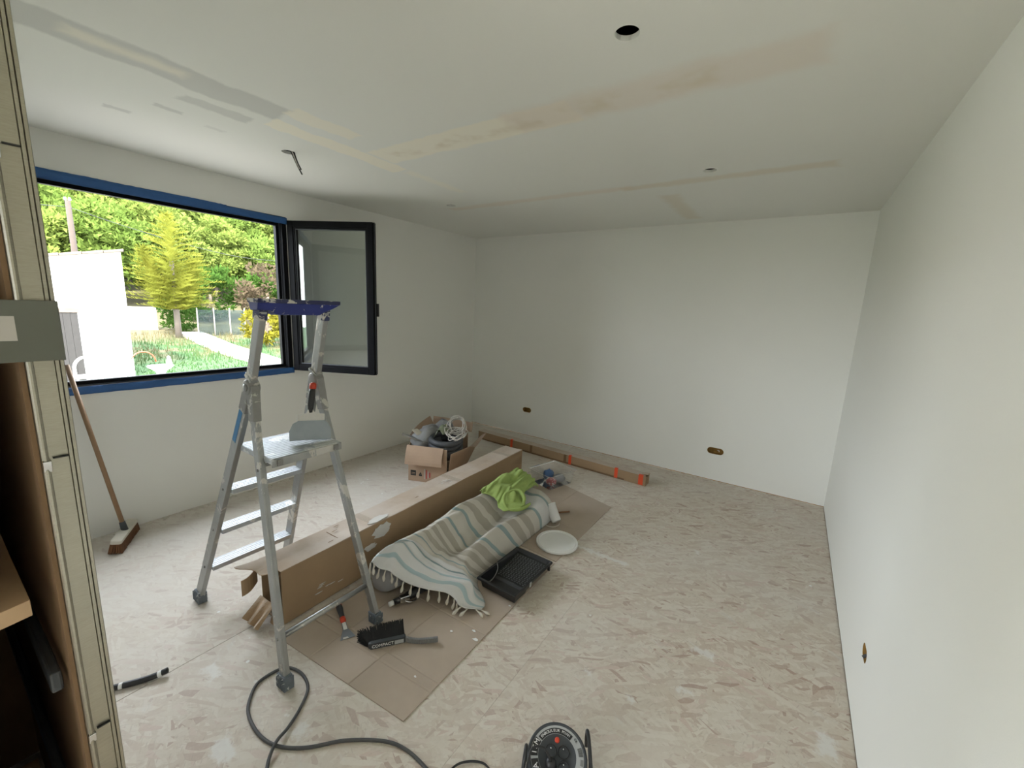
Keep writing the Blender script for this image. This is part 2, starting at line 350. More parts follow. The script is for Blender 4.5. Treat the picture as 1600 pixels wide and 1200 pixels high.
# ------------------------------------------------------------------ mesh helpers
class MB:
    def __init__(s): s.v = []; s.f = []; s.sm = []; s.uv = None
    def add(s, vs, fs, smooth=False):
        o = len(s.v); s.v += [Vector(v) for v in vs]; s.f += [tuple(i + o for i in f) for f in fs]; s.sm += [smooth] * len(fs); return s
    def box(s, c, size, rot=None):
        c = Vector(c); h = Vector(size) / 2
        vs = [Vector((a * h.x, b * h.y, d * h.z)) for a in (-1, 1) for b in (-1, 1) for d in (-1, 1)]
        if rot is not None: vs = [rot @ v for v in vs]
        return s.add([v + c for v in vs], [(0, 1, 3, 2), (4, 6, 7, 5), (0, 4, 5, 1), (2, 3, 7, 6), (0, 2, 6, 4), (1, 5, 7, 3)])
    def bb(s, a, b):
        a = Vector(a); b = Vector(b); return s.box((a + b) / 2, b - a)
    def beam(s, p0, p1, w, d, side, w1=None, d1=None):
        """box from p0 to p1; w along 'side', d across"""
        p0 = Vector(p0); p1 = Vector(p1); t = (p1 - p0).normalized(); sd = Vector(side); sd = (sd - t * sd.dot(t)).normalized(); n = t.cross(sd)
        w1 = w if w1 is None else w1; d1 = d if d1 is None else d1
        vs = []
        for p, ww, dd in ((p0, w, d), (p1, w1, d1)):
            for a, b in ((-1, -1), (1, -1), (1, 1), (-1, 1)): vs.append(p + sd * a * ww / 2 + n * b * dd / 2)
        return s.add(vs, [(3, 2, 1, 0), (4, 5, 6, 7), (0, 1, 5, 4), (1, 2, 6, 5), (2, 3, 7, 6), (3, 0, 4, 7)])
    def tube(s, pts, r, n=8, closed=False, cap=True):
        pts = [Vector(p) for p in pts]; k = len(pts)
        rr = r if isinstance(r, (list, tuple)) else [r] * k
        T = []
        for i in range(k):
            a = pts[(i - 1) % k] if (closed or i > 0) else pts[i]; b = pts[(i + 1) % k] if (closed or i < k - 1) else pts[i]
            T.append((b - a).normalized())
        up = Vector((0, 0, 1)) if abs(T[0].z) < 0.9 else Vector((1, 0, 0))
        nrm = (up - T[0] * up.dot(T[0])).normalized(); vs = []
        for i in range(k):
            nrm = (nrm - T[i] * nrm.dot(T[i])).normalized(); bi = T[i].cross(nrm)
            for j in range(n):
                a = 2 * math.pi * j / n; vs.append(pts[i] + (nrm * math.cos(a) + bi * math.sin(a)) * rr[i])
        fs = []
        for i in range(k if closed else k - 1):
            for j in range(n):
                a = i * n + j; b = i * n + (j + 1) % n; c = ((i + 1) % k) * n + (j + 1) % n; d = ((i + 1) % k) * n + j
                fs.append((a, b, c, d))
        if cap and not closed: fs += [tuple(range(n))[::-1], tuple((k - 1) * n + j for j in range(n))]
        return s.add(vs, fs, True)
    def lathe(s, prof, n=32, c=(0, 0, 0), q=None, smooth=True):
        """profile [(r, z)] turned about z, then rotated by q and moved to c"""
        c = Vector(c); vs = []
        for r, z in prof:
            for j in range(n):
                a = 2 * math.pi * j / n; v = Vector((r * math.cos(a), r * math.sin(a), z))
                vs.append((q @ v if q else v) + c)
        fs = []
        for i in range(len(prof) - 1):
            for j in range(n): fs.append((i * n + j, i * n + (j + 1) % n, (i + 1) * n + (j + 1) % n, (i + 1) * n + j))
        fs.append(tuple(range(n))[::-1]); fs.append(tuple((len(prof) - 1) * n + j for j in range(n)))
        return s.add(vs, fs, smooth)
    def prism(s, pts, ext, smooth=False):
        """closed polygon of 3-D points pushed along ext"""
        ext = Vector(ext); k = len(pts); vs = [Vector(p) for p in pts] + [Vector(p) + ext for p in pts]
        fs = [tuple(range(k))[::-1], tuple(range(k, 2 * k))] + [(i, (i + 1) % k, k + (i + 1) % k, k + i) for i in range(k)]
        return s.add(vs, fs, smooth)
    def sheet(s, fn, nu, nv, uv=False):
        o = len(s.v); vs = []; uvs = []
        for j in range(nv + 1):
            for i in range(nu + 1): vs.append(fn(i / nu, j / nv)); uvs.append((i / nu, j / nv))
        fs = [(j * (nu + 1) + i, j * (nu + 1) + i + 1, (j + 1) * (nu + 1) + i + 1, (j + 1) * (nu + 1) + i) for j in range(nv) for i in range(nu)]
        if uv: s.uv = uvs
        return s.add(vs, fs, True)
    def build(s, name, mat, parent=None, origin=None, bevel=0.0, recalc=True, solid=0.0, sub=0, seg=2):
        me = bpy.data.meshes.new(name)
        if origin is None:
            if parent is not None: origin = parent_origin(parent)
            else:
                xs = [v.x for v in s.v]; ys = [v.y for v in s.v]; zs = [v.z for v in s.v]
                origin = Vector(((min(xs) + max(xs)) / 2, (min(ys) + max(ys)) / 2, min(zs)))
        origin = Vector(origin)
        me.from_pydata([v - origin for v in s.v], [], s.f)
        me.polygons.foreach_set('use_smooth', s.sm)
        if s.uv:
            l = me.uv_layers.new(name='UVMap')
            for lp in me.loops: l.data[lp.index].uv = s.uv[lp.vertex_index]
        if recalc:
            bm = bmesh.new(); bm.from_mesh(me); bmesh.ops.recalc_face_normals(bm, faces=bm.faces); bm.to_mesh(me); bm.free()
        me.materials.append(M[mat] if isinstance(mat, str) else mat)
        o = bpy.data.objects.new(name, me); COL.objects.link(o)
        if parent is not None:
            o.parent = parent; o.location = origin - parent_origin(parent)
        else: o.location = origin
        if solid:
            d = o.modifiers.new('solid', 'SOLIDIFY'); d.thickness = solid; d.offset = 0
        if sub:
            d = o.modifiers.new('sub', 'SUBSURF'); d.levels = sub; d.render_levels = sub
        if bevel:
            d = o.modifiers.new('bevel', 'BEVEL'); d.width = bevel; d.segments = seg; d.limit_method = 'ANGLE'; d.angle_limit = R(40)
        return o
def parent_origin(o):
    v = Vector(o.location); p = o.parent
    while p is not None: v += Vector(p.location); p = p.parent
    return v
def tag(o, label=None, cat=None, group=None, kind=None):
    if label: o['label'] = label
    if cat: o['category'] = cat
    if group: o['group'] = group
    if kind: o['kind'] = kind
    return o
def thing(name, loc, label, cat, group=None):
    o = bpy.data.objects.new(name, None); COL.objects.link(o); o.location = loc; o.empty_display_size = 0.1
    return tag(o, label, cat, group)
def struct(o, label=None, cat=None): return tag(o, label, cat, kind='structure')
def catmull(P, t):
    n = len(P) - 1; x = min(max(t, 0), 1) * n; i = min(int(x), n - 1); f = x - i
    g = lambda k: P[min(max(k, 0), n)]
    a, b, c, d = g(i - 1), g(i), g(i + 1), g(i + 2)
    if i == 0: a = b * 2 - c
    if i == n - 1: d = c * 2 - b
    return 0.5 * ((2 * b) + (c - a) * f + (2 * a - 5 * b + 4 * c - d) * f * f + (3 * b - a - 3 * c + d) * f ** 3)
def smooth_path(pts, k=6):
    P = [Vector(p) for p in pts]; n = (len(P) - 1) * k
    return [catmull(P, i / n) for i in range(n + 1)]
def surf(grid, u, v):
    return catmull([catmull(row, u) for row in grid], v)
def text_mesh(txt, size, extrude=0.0004):
    cu = bpy.data.curves.new('t', 'FONT'); cu.body = txt; cu.size = size; cu.extrude = extrude; cu.align_x = 'CENTER'; cu.align_y = 'CENTER'
    cu.resolution_u = 3
    ob = bpy.data.objects.new('t', cu); COL.objects.link(ob)
    dg = bpy.context.evaluated_depsgraph_get(); dg.update()
    me = bpy.data.meshes.new_from_object(ob.evaluated_get(dg))
    vs = [v.co.copy() for v in me.vertices]; fs = [tuple(p.vertices) for p in me.polygons]
    bpy.data.objects.remove(ob); bpy.data.curves.remove(cu); bpy.data.meshes.remove(me)
    return vs, fs
def plate(name, outer, holes, frame, thick, mat, kind=True):
    """flat slab from outer 2-D polygon minus holes; frame(u, v, d) gives the 3-D point, d = depth behind the face"""
    pts = list(outer); edges = [(i, (i + 1) % len(outer)) for i in range(len(outer))]; faces = [list(range(len(outer)))]
    for h in holes:
        o = len(pts); pts += h; edges += [(o + i, o + (i + 1) % len(h)) for i in range(len(h))]; faces.append([o + i for i in range(len(h))])
    vs, es, fs, ov, oe, of = delaunay_2d_cdt([Vector(p) for p in pts], edges, [], 0, 1e-6)
    def inside(p, poly):
        c = False
        for i in range(len(poly)):
            (x1, y1), (x2, y2) = poly[i], poly[i - 1]
            if (y1 > p[1]) != (y2 > p[1]) and p[0] < (x2 - x1) * (p[1] - y1) / (y2 - y1) + x1: c = not c
        return c
    def cen(f): return (sum(vs[i].x for i in f) / len(f), sum(vs[i].y for i in f) / len(f))
    fs = [f for f in fs if not any(inside(cen(f), h) for h in holes)]
    mb = MB(); k = len(vs)
    V = [frame(v.x, v.y, 0) for v in vs] + [frame(v.x, v.y, thick) for v in vs]
    F = [tuple(f) for f in fs] + [tuple(i + k for i in f)[::-1] for f in fs]
    cnt = {}
    for f in fs:
        for i in range(len(f)):
            e = (f[i], f[(i + 1) % len(f)]); kk = tuple(sorted(e)); cnt.setdefault(kk, []).append(e)
    for kk, l in cnt.items():
        if len(l) == 1: a, b = l[0]; F.append((b, a, a + k, b + k))
    mb.add(V, F)
    return mb
def circle(cx, cy, r, n=28): return [(cx + r * math.cos(2 * math.pi * i / n), cy + r * math.sin(2 * math.pi * i / n)) for i in range(n)]
def obround(cx, cy, half, r, n=10):
    return [(cx + half + r * math.cos(a), cy + r * math.sin(a)) for a in [(-0.5 + i / n) * math.pi for i in range(n + 1)]] + \
           [(cx - half + r * math.cos(a), cy + r * math.sin(a)) for a in [(0.5 + i / n) * math.pi for i in range(n + 1)]]

# ================================================================== ROOM
W = 4.07; H = 2.5
YF = -4.31                                    # room side of the unfinished partition
WY0, WY1, WZ0, WZ1 = -4.04, -2.515, 0.99, 2.275   # window opening
# floor: sub-base and boards
fl = struct(MB().bb((-0.05, -7.45, -0.20), (W + 0.05, 0.05, -0.019)).build('floor', 'wood'))
ys0 = [(-7.4, -5.9, -3.46, -1.02, 0.0), (-7.4, -4.68, -2.24, 0.0), (-7.4, -6.1, -3.66 - .9, -1.22 - .9, 0.0), (-7.4, -4.9, -2.46, 0.0)]
xs0 = [0.0, 0.39, 1.61, 2.83, W]
for i in range(4):
    seam = ys0[i]
    for a, b in zip(seam[:-1], seam[1:]):
        g0 = 0.0016 if i == 2 else 0.0004; g1 = 0.0016 if i == 1 else 0.0004
        MB().bb((xs0[i] + g0, a + 0.0004, -0.0185), (xs0[i + 1] - g1, b - 0.0004, 0.0)).build('osb_panel', 'osb', fl)
# ceiling with cut-outs for lights
holes = [circle(3.089, -3.032, 0.039), circle(3.09, -1.545, 0.039), circle(0.957, -1.53, 0.039), circle(0.952, -2.975, 0.039)]
mb = plate('ceiling', [(-0.02, -7.42), (W + 0.02, -7.42), (W + 0.02, 0.02), (-0.02, 0.02)], holes, lambda u, v, d: Vector((u, v, H + d)), 0.016, 'ceiling')
struct(mb.build('ceiling', 'ceiling', origin=(W / 2, -3, H)))
struct(MB().bb((-0.3, -7.7, 2.75), (W + 0.3, 0.3, 2.9)).build('roof_slab_1', 'void'))  # unseen roof slab, put in to block light from above
# window wall (x = 0)
mb = plate('wall_left', [(-7.42, -0.02), (0.0, -0.02), (0.0, 2.76), (-7.42, 2.76)], [[(WY0, WZ0), (WY1, WZ0), (WY1, WZ1), (WY0, WZ1)], [(-6.86, WZ0), (-5.34, WZ0), (-5.34, WZ1), (-6.86, WZ1)]], lambda u, v, d: Vector((-d, u, v)), 0.085, 'wall')  # second hole is an unseen hall opening added to brighten the far walls
struct(mb.build('wall_left', 'wall', origin=(0, -2.2, 0)))
# back wall (y = 0): board with two socket cut-outs, fibre behind
mb = plate('wall_back', [(-0.28, 0.006), (W + 0.1, 0.006), (W + 0.1, 2.76), (-0.28, 2.76)], [obround(0.918, 0.337, 0.032, 0.031), obround(3.15, 0.306, 0.042, 0.033)], lambda u, v, d: Vector((u, d, v)), 0.014, 'wall')
wb = struct(mb.build('wall_back', 'wall', origin=(2, 0, 0)))
MB().bb((-0.28, 0.055, -0.02), (W + 0.1, 0.2, 2.76)).build('wood_fibre_infill', 'insul', wb)
# right wall
mb = plate('wall_right', [(-7.42, 0.006), (0.0, 0.006), (0.0, 2.76), (-7.42, 2.76)], [[(y, z) for y, z in obround(-2.398, 0.305, 0.020, 0.028)]], lambda u, v, d: Vector((W + d, u, v)), 0.014, 'wall')
wr = struct(mb.build('wall_right', 'wall', origin=(W, -2.2, 0)))
MB().bb((W + 0.05, -7.42, -0.02), (W + 0.2, 0.1, 2.76)).build('wood_fibre_infill', 'insul', wr)
def liner(cx, cy, half, r, fr, par):
    o_ = obround(cx, cy, half, r - .0004); i_ = obround(cx, cy, half, r - .002); k = len(o_)
    V = [fr(u, v, .0005) for u, v in o_] + [fr(u, v, .0005) for u, v in i_] + [fr(u, v, .05) for u, v in i_] + [fr(u, v, .05) for u, v in o_]
    F = [(a * k + i, a * k + (i + 1) % k, (a + 1) * k + (i + 1) % k, (a + 1) * k + i) for a in range(3) for i in range(k)]
    MB().add(V, F).build('cutout_edge', 'insul', par)
liner(0.918, 0.337, 0.032, 0.031, lambda u, v, d: Vector((u, d, v)), wb)
liner(3.15, 0.306, 0.042, 0.033, lambda u, v, d: Vector((u, d, v)), wb)
liner(-2.398, 0.305, 0.020, 0.028, lambda u, v, d: Vector((W + d, u, v)), wr)
# socket leftovers: bits of wire in the cut-outs
for n_, pts in (('wire_end', [(3.165, 0.05, 0.30), (3.168, 0.02, 0.312), (3.18, 0.004, 0.318), (3.186, 0.0, 0.304)]),):
    tag(MB().tube(smooth_path(pts), 0.004, 6).build('wire_end', 'white_cable'), 'short pale wire end curling in the back wall socket cut-out nearer the right wall', 'wire')
tag(MB().tube(smooth_path([(W + 0.045, -2.40, 0.31), (W + 0.01, -2.40, 0.30), (W - 0.004, -2.405, 0.288)]), 0.006, 6).build('wire_end', 'grey_cable'), 'grey wire end in the socket cut-out of the right wall', 'wire')
# front partition behind the frame, hall round the camera
struct(MB().bb((0, -4.345, 0), (2.40, YF + 0.012, H)).build('wall_front', 'wall'))
mb = plate('wall_hall', [(0.0, -0.02), (W, -0.02), (W, 2.76), (0, 2.76)], [[(1.5, .1), (2.6, .1), (2.6, 2.2), (1.5, 2.2)]], lambda u, v, d: Vector((u, -7.4 - d, v)), 0.2, 'wall')  # unseen opening in this wall is added as fill for the far walls
struct(mb.build('wall_hall', 'wall', origin=(2, -7.4, 0)))
# crumbs of plaster along the foot of the walls
rnd = random.Random(3); mb = MB()
for i in range(150):
    y = -rnd.random() * 4.1; s = rnd.uniform(0.004, 0.014)
    mb.box((0.012 + rnd.random() * 0.03, y, s * 0.2), (s, s * 1.8, s * 0.4), Matrix.Rotation(rnd.random() * 3, 3, 'Z'))
tag(mb.build('plaster_crumbs', 'cream_wood'), 'plaster crumbs and dust strewn along the foot of the window wall', 'debris', kind='stuff')
rnd = random.Random(5)
for i, (x, y, s) in enumerate(((2.56, -3.04, .016), (2.52, -3.0, .012), (2.43, -3.07, .009), (2.56, -2.74, .010), (2.48, -3.36, .008))):
    mb = MB(); k = 7; pts = [Vector((x + s * rnd.uniform(.6, 1.2) * math.cos(a), y + 0.6 * s * rnd.uniform(.6, 1.2) * math.sin(a), 0.0065)) for a in [2 * math.pi * j / k for j in range(k)]]
    tag(mb.prism(pts, (0, 0, 0.0015)).build('paint_flake', 'white_plastic'), 'white paint flake on the cardboard sheet near its free edge', 'paint flake', 'paint flakes on the cardboard')

# ================================================================== WINDOW
win = struct(bpy.data.objects.new('window_1', None)); COL.objects.link(win); win.location = (0, (WY0 + WY1) / 2, WZ0)
def ring(x0, x1, y0, y1, z0, z1, t):
    m = MB()
    m.bb((x0, y0, z1 - t), (x1, y1, z1)); m.bb((x0, y0, z0), (x1, y1, z0 + t))
    m.bb((x0, y0, z0 + t), (x1, y0 + t, z1 - t)); m.bb((x0, y1 - t, z0 + t), (x1, y1, z1 - t)); return m
ring(-0.075, 0.004, WY0, WY1, WZ0, WZ1, 0.032).build('window_frame', 'black_alu', win, bevel=0.002)
ring(-0.075, -0.035, WY0 + .032, WY1 - .032, WZ0 + .032, WZ1 - .032, 0.03).build('frame_rebate', 'black_alu', win, bevel=0.002)
ring(-0.036, -0.028, WY0 + .03, WY1 - .03, WZ0 + .03, WZ1 - .03, 0.008).build('frame_seal', 'rubber_seal', win)
rnd = random.Random(11)
def tape(y0, y1, z, wdt, x, seed, fold=False):
    rnd = random.Random(seed); n = 60; e0 = [rnd.uniform(-.0012, .0012) for _ in range(n + 1)]
    def fn(u, v):
        y = y0 + (y1 - y0) * u; i = int(u * n)
        zz = z + (v - 0.5) * wdt + e0[i] + 0.004 * noise.noise(Vector((y * 3, seed, 0)))
        return Vector((x + 0.002 + 0.003 * abs(noise.noise(Vector((y * 9, v * 2, seed)))) + 0.004 * (1 - abs(2 * v - 1)), y, zz))
    return MB().sheet(fn, n, 4)
tape(WY0 - .02, WY1 + .012, WZ1 - 0.018, 0.052, 0.005, 1).build('masking_tape', 'tape_blue', win, solid=0.001)
tape(WY0 - .02, -2.95, WZ1 + 0.006, 0.02, 0.002, 5).build('masking_tape', 'tape_blue', win, solid=0.001)
tape(WY0 - .02, WY1 + .01, WZ0 + 0.006, 0.05, 0.006, 2).build('masking_tape', 'tape_blue', win, solid=0.001)
ring(-0.001, 0.002, WY0 - .006, WY1 + .006, WZ0 - .012, WZ1 + .012, 0.016).build('shadow_gap', 'black_alu', win)
# exterior sill
MB().bb((-0.30, WY0 - 0.02, WZ0 - 0.07), (-0.086, WY1 + 0.02, WZ0 - 0.02)).build('window_sill', 'stone', win)
def sash(hinge, direc, name='sash'):
    d = Vector(direc).normalized(); n = Vector((-d.y, d.x, 0))
    L = 0.755; z0, z1 = WZ0 + 0.006, WZ1 - 0.012; h = Vector(hinge); t = 0.062
    def P(a, z, c): return h + d * a + n * c + Vector((0, 0, z))
    def bar(m, a0, a1, za, zb, c0, c1):
        vs = [P(a, z, c) for a in (a0, a1) for z in (za, zb) for c in (c0, c1)]
        m.add(vs, [(0, 1, 3, 2), (4, 6, 7, 5), (0, 4, 5, 1), (2, 3, 7, 6), (0, 2, 6, 4), (1, 5, 7, 3)])
    def frame(fw, a0, a1, za, zb, c0, c1):
        m = MB(); bar(m, a0, a0 + fw, za, zb, c0, c1); bar(m, a1 - fw, a1, za, zb, c0, c1)
        bar(m, a0 + fw, a1 - fw, za, za + fw, c0, c1); bar(m, a0 + fw, a1 - fw, zb - fw, zb, c0, c1); return m
    s = frame(0.05, 0, L, z0, z1, 0, t).build(name, 'black_alu', win, origin=P(0, z0, 0), bevel=0.003)
    frame(0.014, 0.05, L - 0.05, z0 + .05, z1 - .05, 0.006, t - 0.01).build('glazing_bead', 'black_alu', s, bevel=0.002)
    frame(0.006, 0.064, L - 0.064, z0 + .064, z1 - .064, 0.012, 0.02).build('seal', 'rubber_seal', s)
    m = MB(); bar(m, 0.06, L - 0.06, z0 + .06, z1 - .06, 0.028, 0.034); m.build('pane', 'glass', s)
    frame(0.006, -0.004, L + 0.006, z0 - .002, z1 + .002, t * 0.45, t * 0.55).build('gasket', 'rubber_seal', s)
    m = MB(); bar(m, L - 0.012, L + 0.012, (z0 + z1) / 2 - 0.13, (z0 + z1) / 2 - 0.02, t, t + 0.022); m.build('handle', 'black', s, bevel=0.004)
    m = MB(); 
    for zz in (z0 + 0.16, z1 - 0.16): m.tube([P(-0.006, zz - .035, t * .5), P(-0.006, zz + .035, t * .5)], 0.008, 10)
    m.build('hinge', 'black', s)
    return s
sash((0.012, WY1 + 0.006, 0), (0.66, 0.336, 0))
# left leaf, swung open against the partition: mirrored
def sash_left():
    d = Vector((0.62, -0.10, 0)).normalized(); h = Vector((0.012, WY0 - 0.006, 0))
    return sash(h, d, 'sash')
sash_left()

# ================================================================== POCKET DOOR FRAME by the camera
pf = thing('pocket_door_frame', (2.62, -4.39, 0), 'galvanised steel pocket door frame with wooden spacer standing at the doorway', 'door frame')
X0 = 2.677
m = MB()
prof = [(-4.353, -.004), (-4.3525, .003), (-4.3505, .006), (-4.348, .0065), (-4.3455, .005), (-4.344, 0.0), (-4.322, 0.0), (-4.3212, -.0015), (-4.3204, 0.0), (-4.3165, 0.0), (-4.3157, -.0018), (-4.3148, .001), (-4.311, .001), (-4.3100, -.001), (-4.3100, -0.035), (-4.353, -0.035)]
m.prism([(X0 + b, a, 0.0) for a, b in prof], (0, 0, H - 0.002))
up = m.build('upright', 'galv', pf)
for z in (1.83, 2.04, 1.35, 0.815, 0.70, 0.45):
    MB().box((X0 + 0.003, -4.331, z), (0.004, 0.018, 0.0022)).build('punched_slot', 'void', up)
    MB().box((X0 + 0.004, -4.3478, z - 0.012), (0.007, 0.010, 0.02), Matrix.Rotation(R(14), 3, 'Y')).build('bent_tab', 'chrome', up, bevel=0.0008)
mm = MB().bb((X0 - 0.03, -4.47, 0), (X0 - 0.012, -4.458, H)); mm.build('upright', 'galv_dull', pf)
MB().bb((1.62, -4.3595, 0.0), (X0 - 0.004, -4.3535, H)).build('side_panel', 'card_dark', pf)
MB().bb((1.62, -4.475, 0.0), (X0 - 0.04, -4.470, H)).build('side_panel', 'card_dark', pf)
MB().bb((1.62, -4.47, 0.0), (1.64, -4.36, H)).build('end_panel', 'card_dark', pf)
for z in (1.095, 0.35):
    sp = MB().prism([(2.64, -4.388, z - .028), (2.655, -4.455, z - .028), (2.10, -4.455, z - .028), (2.10, -4.388, z - .028)], (0, 0, 0.03)).build('wood_spacer', 'wood', pf, bevel=0.001)
for z in (0.92, 0.55):
    MB().bb((1.65, -4.383, z - 0.02), (X0 - 0.036, -4.367, z + 0.02)).build('cross_rail', 'dark_grey', pf, bevel=0.004)
# backing strip fixed across the upright
MB().bb((X0 + 0.007, -4.47, 1.512), (X0 + 0.013, -4.3095, 1.606)).build('backing_strip', 'grey_board', pf, bevel=0.001)
MB().bb((X0 + 0.0131, -4.47, 1.545), (X0 + 0.0136, -4.3575, 1.582)).build('paper_label', 'paper', pf)

# ================================================================== STEP LADDER
YM = -3.487
lad = thing('step_ladder', (1.64, YM, 0), 'aluminium platform stepladder with a blue tool tray on its handrail', 'ladder')
def side_y(z, s): return YM + s * (0.233 - 0.070 * z)             # both frames narrow upwards
def stepx(z): return 1.19 + 0.457 * z
def supx(z): return 2.09 - 0.262 * z
HZ = 1.245
for s in (-1, 1):
    z0 = 0.03
    b_ = MB().beam((stepx(z0), side_y(z0, s), z0), (stepx(HZ - .03), side_y(HZ - .03, s), HZ - .03), 0.056, 0.024, (1, 0, 0))
    lg = b_.build('step_leg', 'alu', lad, bevel=0.003)
    for z in (0.24, 0.48, 0.72):
        MB().lathe([(0.0065, 0), (0.0065, 0.003), (0.003, 0.004)], 12, (stepx(z), side_y(z, s) + s * 0.012, z), Vector((0, 0, 1)).rotation_difference(Vector((0, s, 0)))).build('rivet', 'alu_dark', lg)
    b_ = MB().beam((supx(z0), side_y(z0, s), z0), (supx(HZ - .04), side_y(HZ - .04, s), HZ - .04), 0.042, 0.026, (1, 0, 0))
    sg = b_.build('support_leg', 'alu', lad, bevel=0.003)
    MB().beam((supx(.08) + .0213, side_y(.08, s), .08), (supx(HZ - .1) + .0213, side_y(HZ - .1, s), HZ - .1), 0.003, 0.006, (1, 0, 0)).build('edge_rib', 'alu', sg)
    for z in (0.21, 0.90):
        MB().lathe([(0.007, 0), (0.007, 0.003), (0.003, 0.004)], 12, (supx(z), side_y(z, s) + s * 0.013, z), Vector((0, 0, 1)).rotation_difference(Vector((0, s, 0)))).build('rivet', 'alu_dark', sg)
    # ribbed feet
    for fx, nm in ((stepx(0.03), -1), (supx(0.03), 1)):
        zb = .0105 if (s == 1 and nm == 1) else .0045
        f_ = MB(); f_.beam((fx - nm * .004, side_y(0.03, s), zb), (fx - nm * .010, side_y(.06, s), 0.066), 0.066, 0.042, (1, 0, 0), 0.060, 0.036)
        for k in range(5): f_.box((fx - nm * .004 + (k - 2) * 0.013, side_y(.03, s), 0.036), (0.005, 0.048, 0.05))
        f_.build('foot', 'foot', lad, bevel=0.002)
    # hinge casting
    y = side_y(HZ, s); hx = 1.768
    h_ = MB(); q = Vector((0, 0, 1)).rotation_difference(Vector((0, 1, 0)))
    h_.lathe([(0.030, -0.024), (0.034, -0.018), (0.034, 0.018), (0.030, 0.024)], 22, (hx, y, HZ), q)
    h_.beam((hx - .012, y, HZ), (stepx(1.13), side_y(1.13, s), 1.13), 0.058, 0.034, (1, 0, 0), 0.058, 0.030)
    h_.beam((hx + .014, y, HZ + .008), (supx(1.10), side_y(1.10, s), 1.10), 0.05, 0.036, (1, 0, 0), 0.048, 0.034)
    hb = h_.build('hinge', 'alu_dark', lad, bevel=0.004)
    MB().lathe([(0.016, 0), (0.016, 0.004), (0.010, 0.006)], 16, (hx, y + s * 0.024, HZ), Vector((0, 0, 1)).rotation_difference(Vector((0, s, 0)))).build('hinge_pin', 'alu', hb)
    # handrail stile
    yt = YM + s * 0.135
    MB().beam((1.762, y, HZ + .005), (1.872, yt, 1.575), 0.050, 0.026, (1, 0, 0)).build('handrail', 'alu', lad, bevel=0.003)
    MB().beam((1.764, y, HZ + 0.028), (1.774, YM + s * .1425, HZ + .045), 0.062, 0.036, (1, 0, 0)).build('rail_collar', 'alu', lad, bevel=0.004)
for z in (0.24, 0.48, 0.72):
    x = stepx(z); a, b = side_y(z, -1) + .012, side_y(z, 1) - .012
    t_ = MB().bb((x - .042, a, z - .022), (x + .040, b, z)); st_ = t_.build('step', 'alu_step', lad, bevel=0.003)
    g = MB()
    for k in range(5): g.bb((x - .036 + k * .017, a + .004, z), (x - .030 + k * .017, b - .004, z + .0018))
    g.build('tread_ribs', 'alu_step', st_)
a, b = side_y(.96, -1) + .006, side_y(.96, 1) - .006
pt = MB().bb((1.625, a, .935), (1.93, b, .962)).build('platform', 'alu_step', lad, bevel=0.003)
g = MB()
for k in range(14): g.bb((1.632 + k * .0212, a + .004, .962), (1.640 + k * .0212, b - .004, .9635))
g.build('tread_ribs', 'alu_step', pt)
MB().bb((1.93, a, .925), (1.936, b, .958)).build('front_lip', 'alu', pt)
for yy in (a + .03, b - .03): MB().bb((1.936, yy - .012, .928), (1.944, yy + .012, .955)).build('catch', 'alu_dark', pt, bevel=.002)
MB().tube([(supx(.935) + .01, a - .004, .915), (supx(.935) + .01, b + .004, .915)], .007, 10).build('platform_rod', 'alu', lad)
MB().tube([(supx(.21), side_y(.21, -1), .21), (supx(.21), side_y(.21, 1), .21)], .0125, 12).build('brace_bar', 'alu', lad)
tag(MB().beam((stepx(.98) - .006, side_y(.98, -1) - .0128, .98), (stepx(1.13) - .006, side_y(1.13, -1) - .0128, 1.13), .030, .001, (1, 0, 0)).build('sticker', 'sticker', lad), 'blue sticker')
# tool tray: shallow dish with an upturned rim between the rails
def tray_sec(y, f):
    return [(1.825, y, 1.607), (1.829, y, 1.613), (1.918, y, 1.613), (1.924, y, 1.606), (1.912, y, 1.602 - .0 * f), (1.905, y, 1.575 - .018 * f), (1.845, y, 1.572 - .018 * f), (1.836, y, 1.60)]
ysx = [(-3.652, 0.0), (-3.64, 0.0), (-3.600, 0.1), (-3.575, 1.0), (-3.39, 1.0), (-3.365, .2), (-3.325, -.6), (-3.298, -1.4)]
t_ = MB(); k = 8; vs = []; 
for y, f in ysx: vs += tray_sec(y, f)
fs = [(i * k + j, i * k + (j + 1) % k, (i + 1) * k + (j + 1) % k, (i + 1) * k + j) for i in range(len(ysx) - 1) for j in range(k)] + [tuple(range(k)), tuple((len(ysx) - 1) * k + j for j in range(k))]
tt = t_.add(vs, fs).build('tool_tray', 'blue_plastic', lad, bevel=.002)
rnd = random.Random(2)
r_ = MB()
for a0, b0 in (((1.829, -3.652), (1.829, -3.30)), ((1.919, -3.652), (1.919, -3.30)), ((1.829, -3.65), (1.919, -3.65)), ((1.829, -3.302), (1.919, -3.302))):
    r_.beam((a0[0], a0[1], 1.612), (b0[0], b0[1], 1.612), .009, .016, (0, 0, 1) if False else (1, 0, 0) if a0[0] == b0[0] else (0, 1, 0))
r_.build('tray_rim', 'blue_splashed', tt, bevel=.002)
for s in (-1, 1):
    MB().beam((1.858, YM + s * .137, 1.535), (1.872, YM + s * .1345, 1.60), .058, .034, (1, 0, 0)).build('rail_socket', 'blue_splashed', tt, bevel=.004)

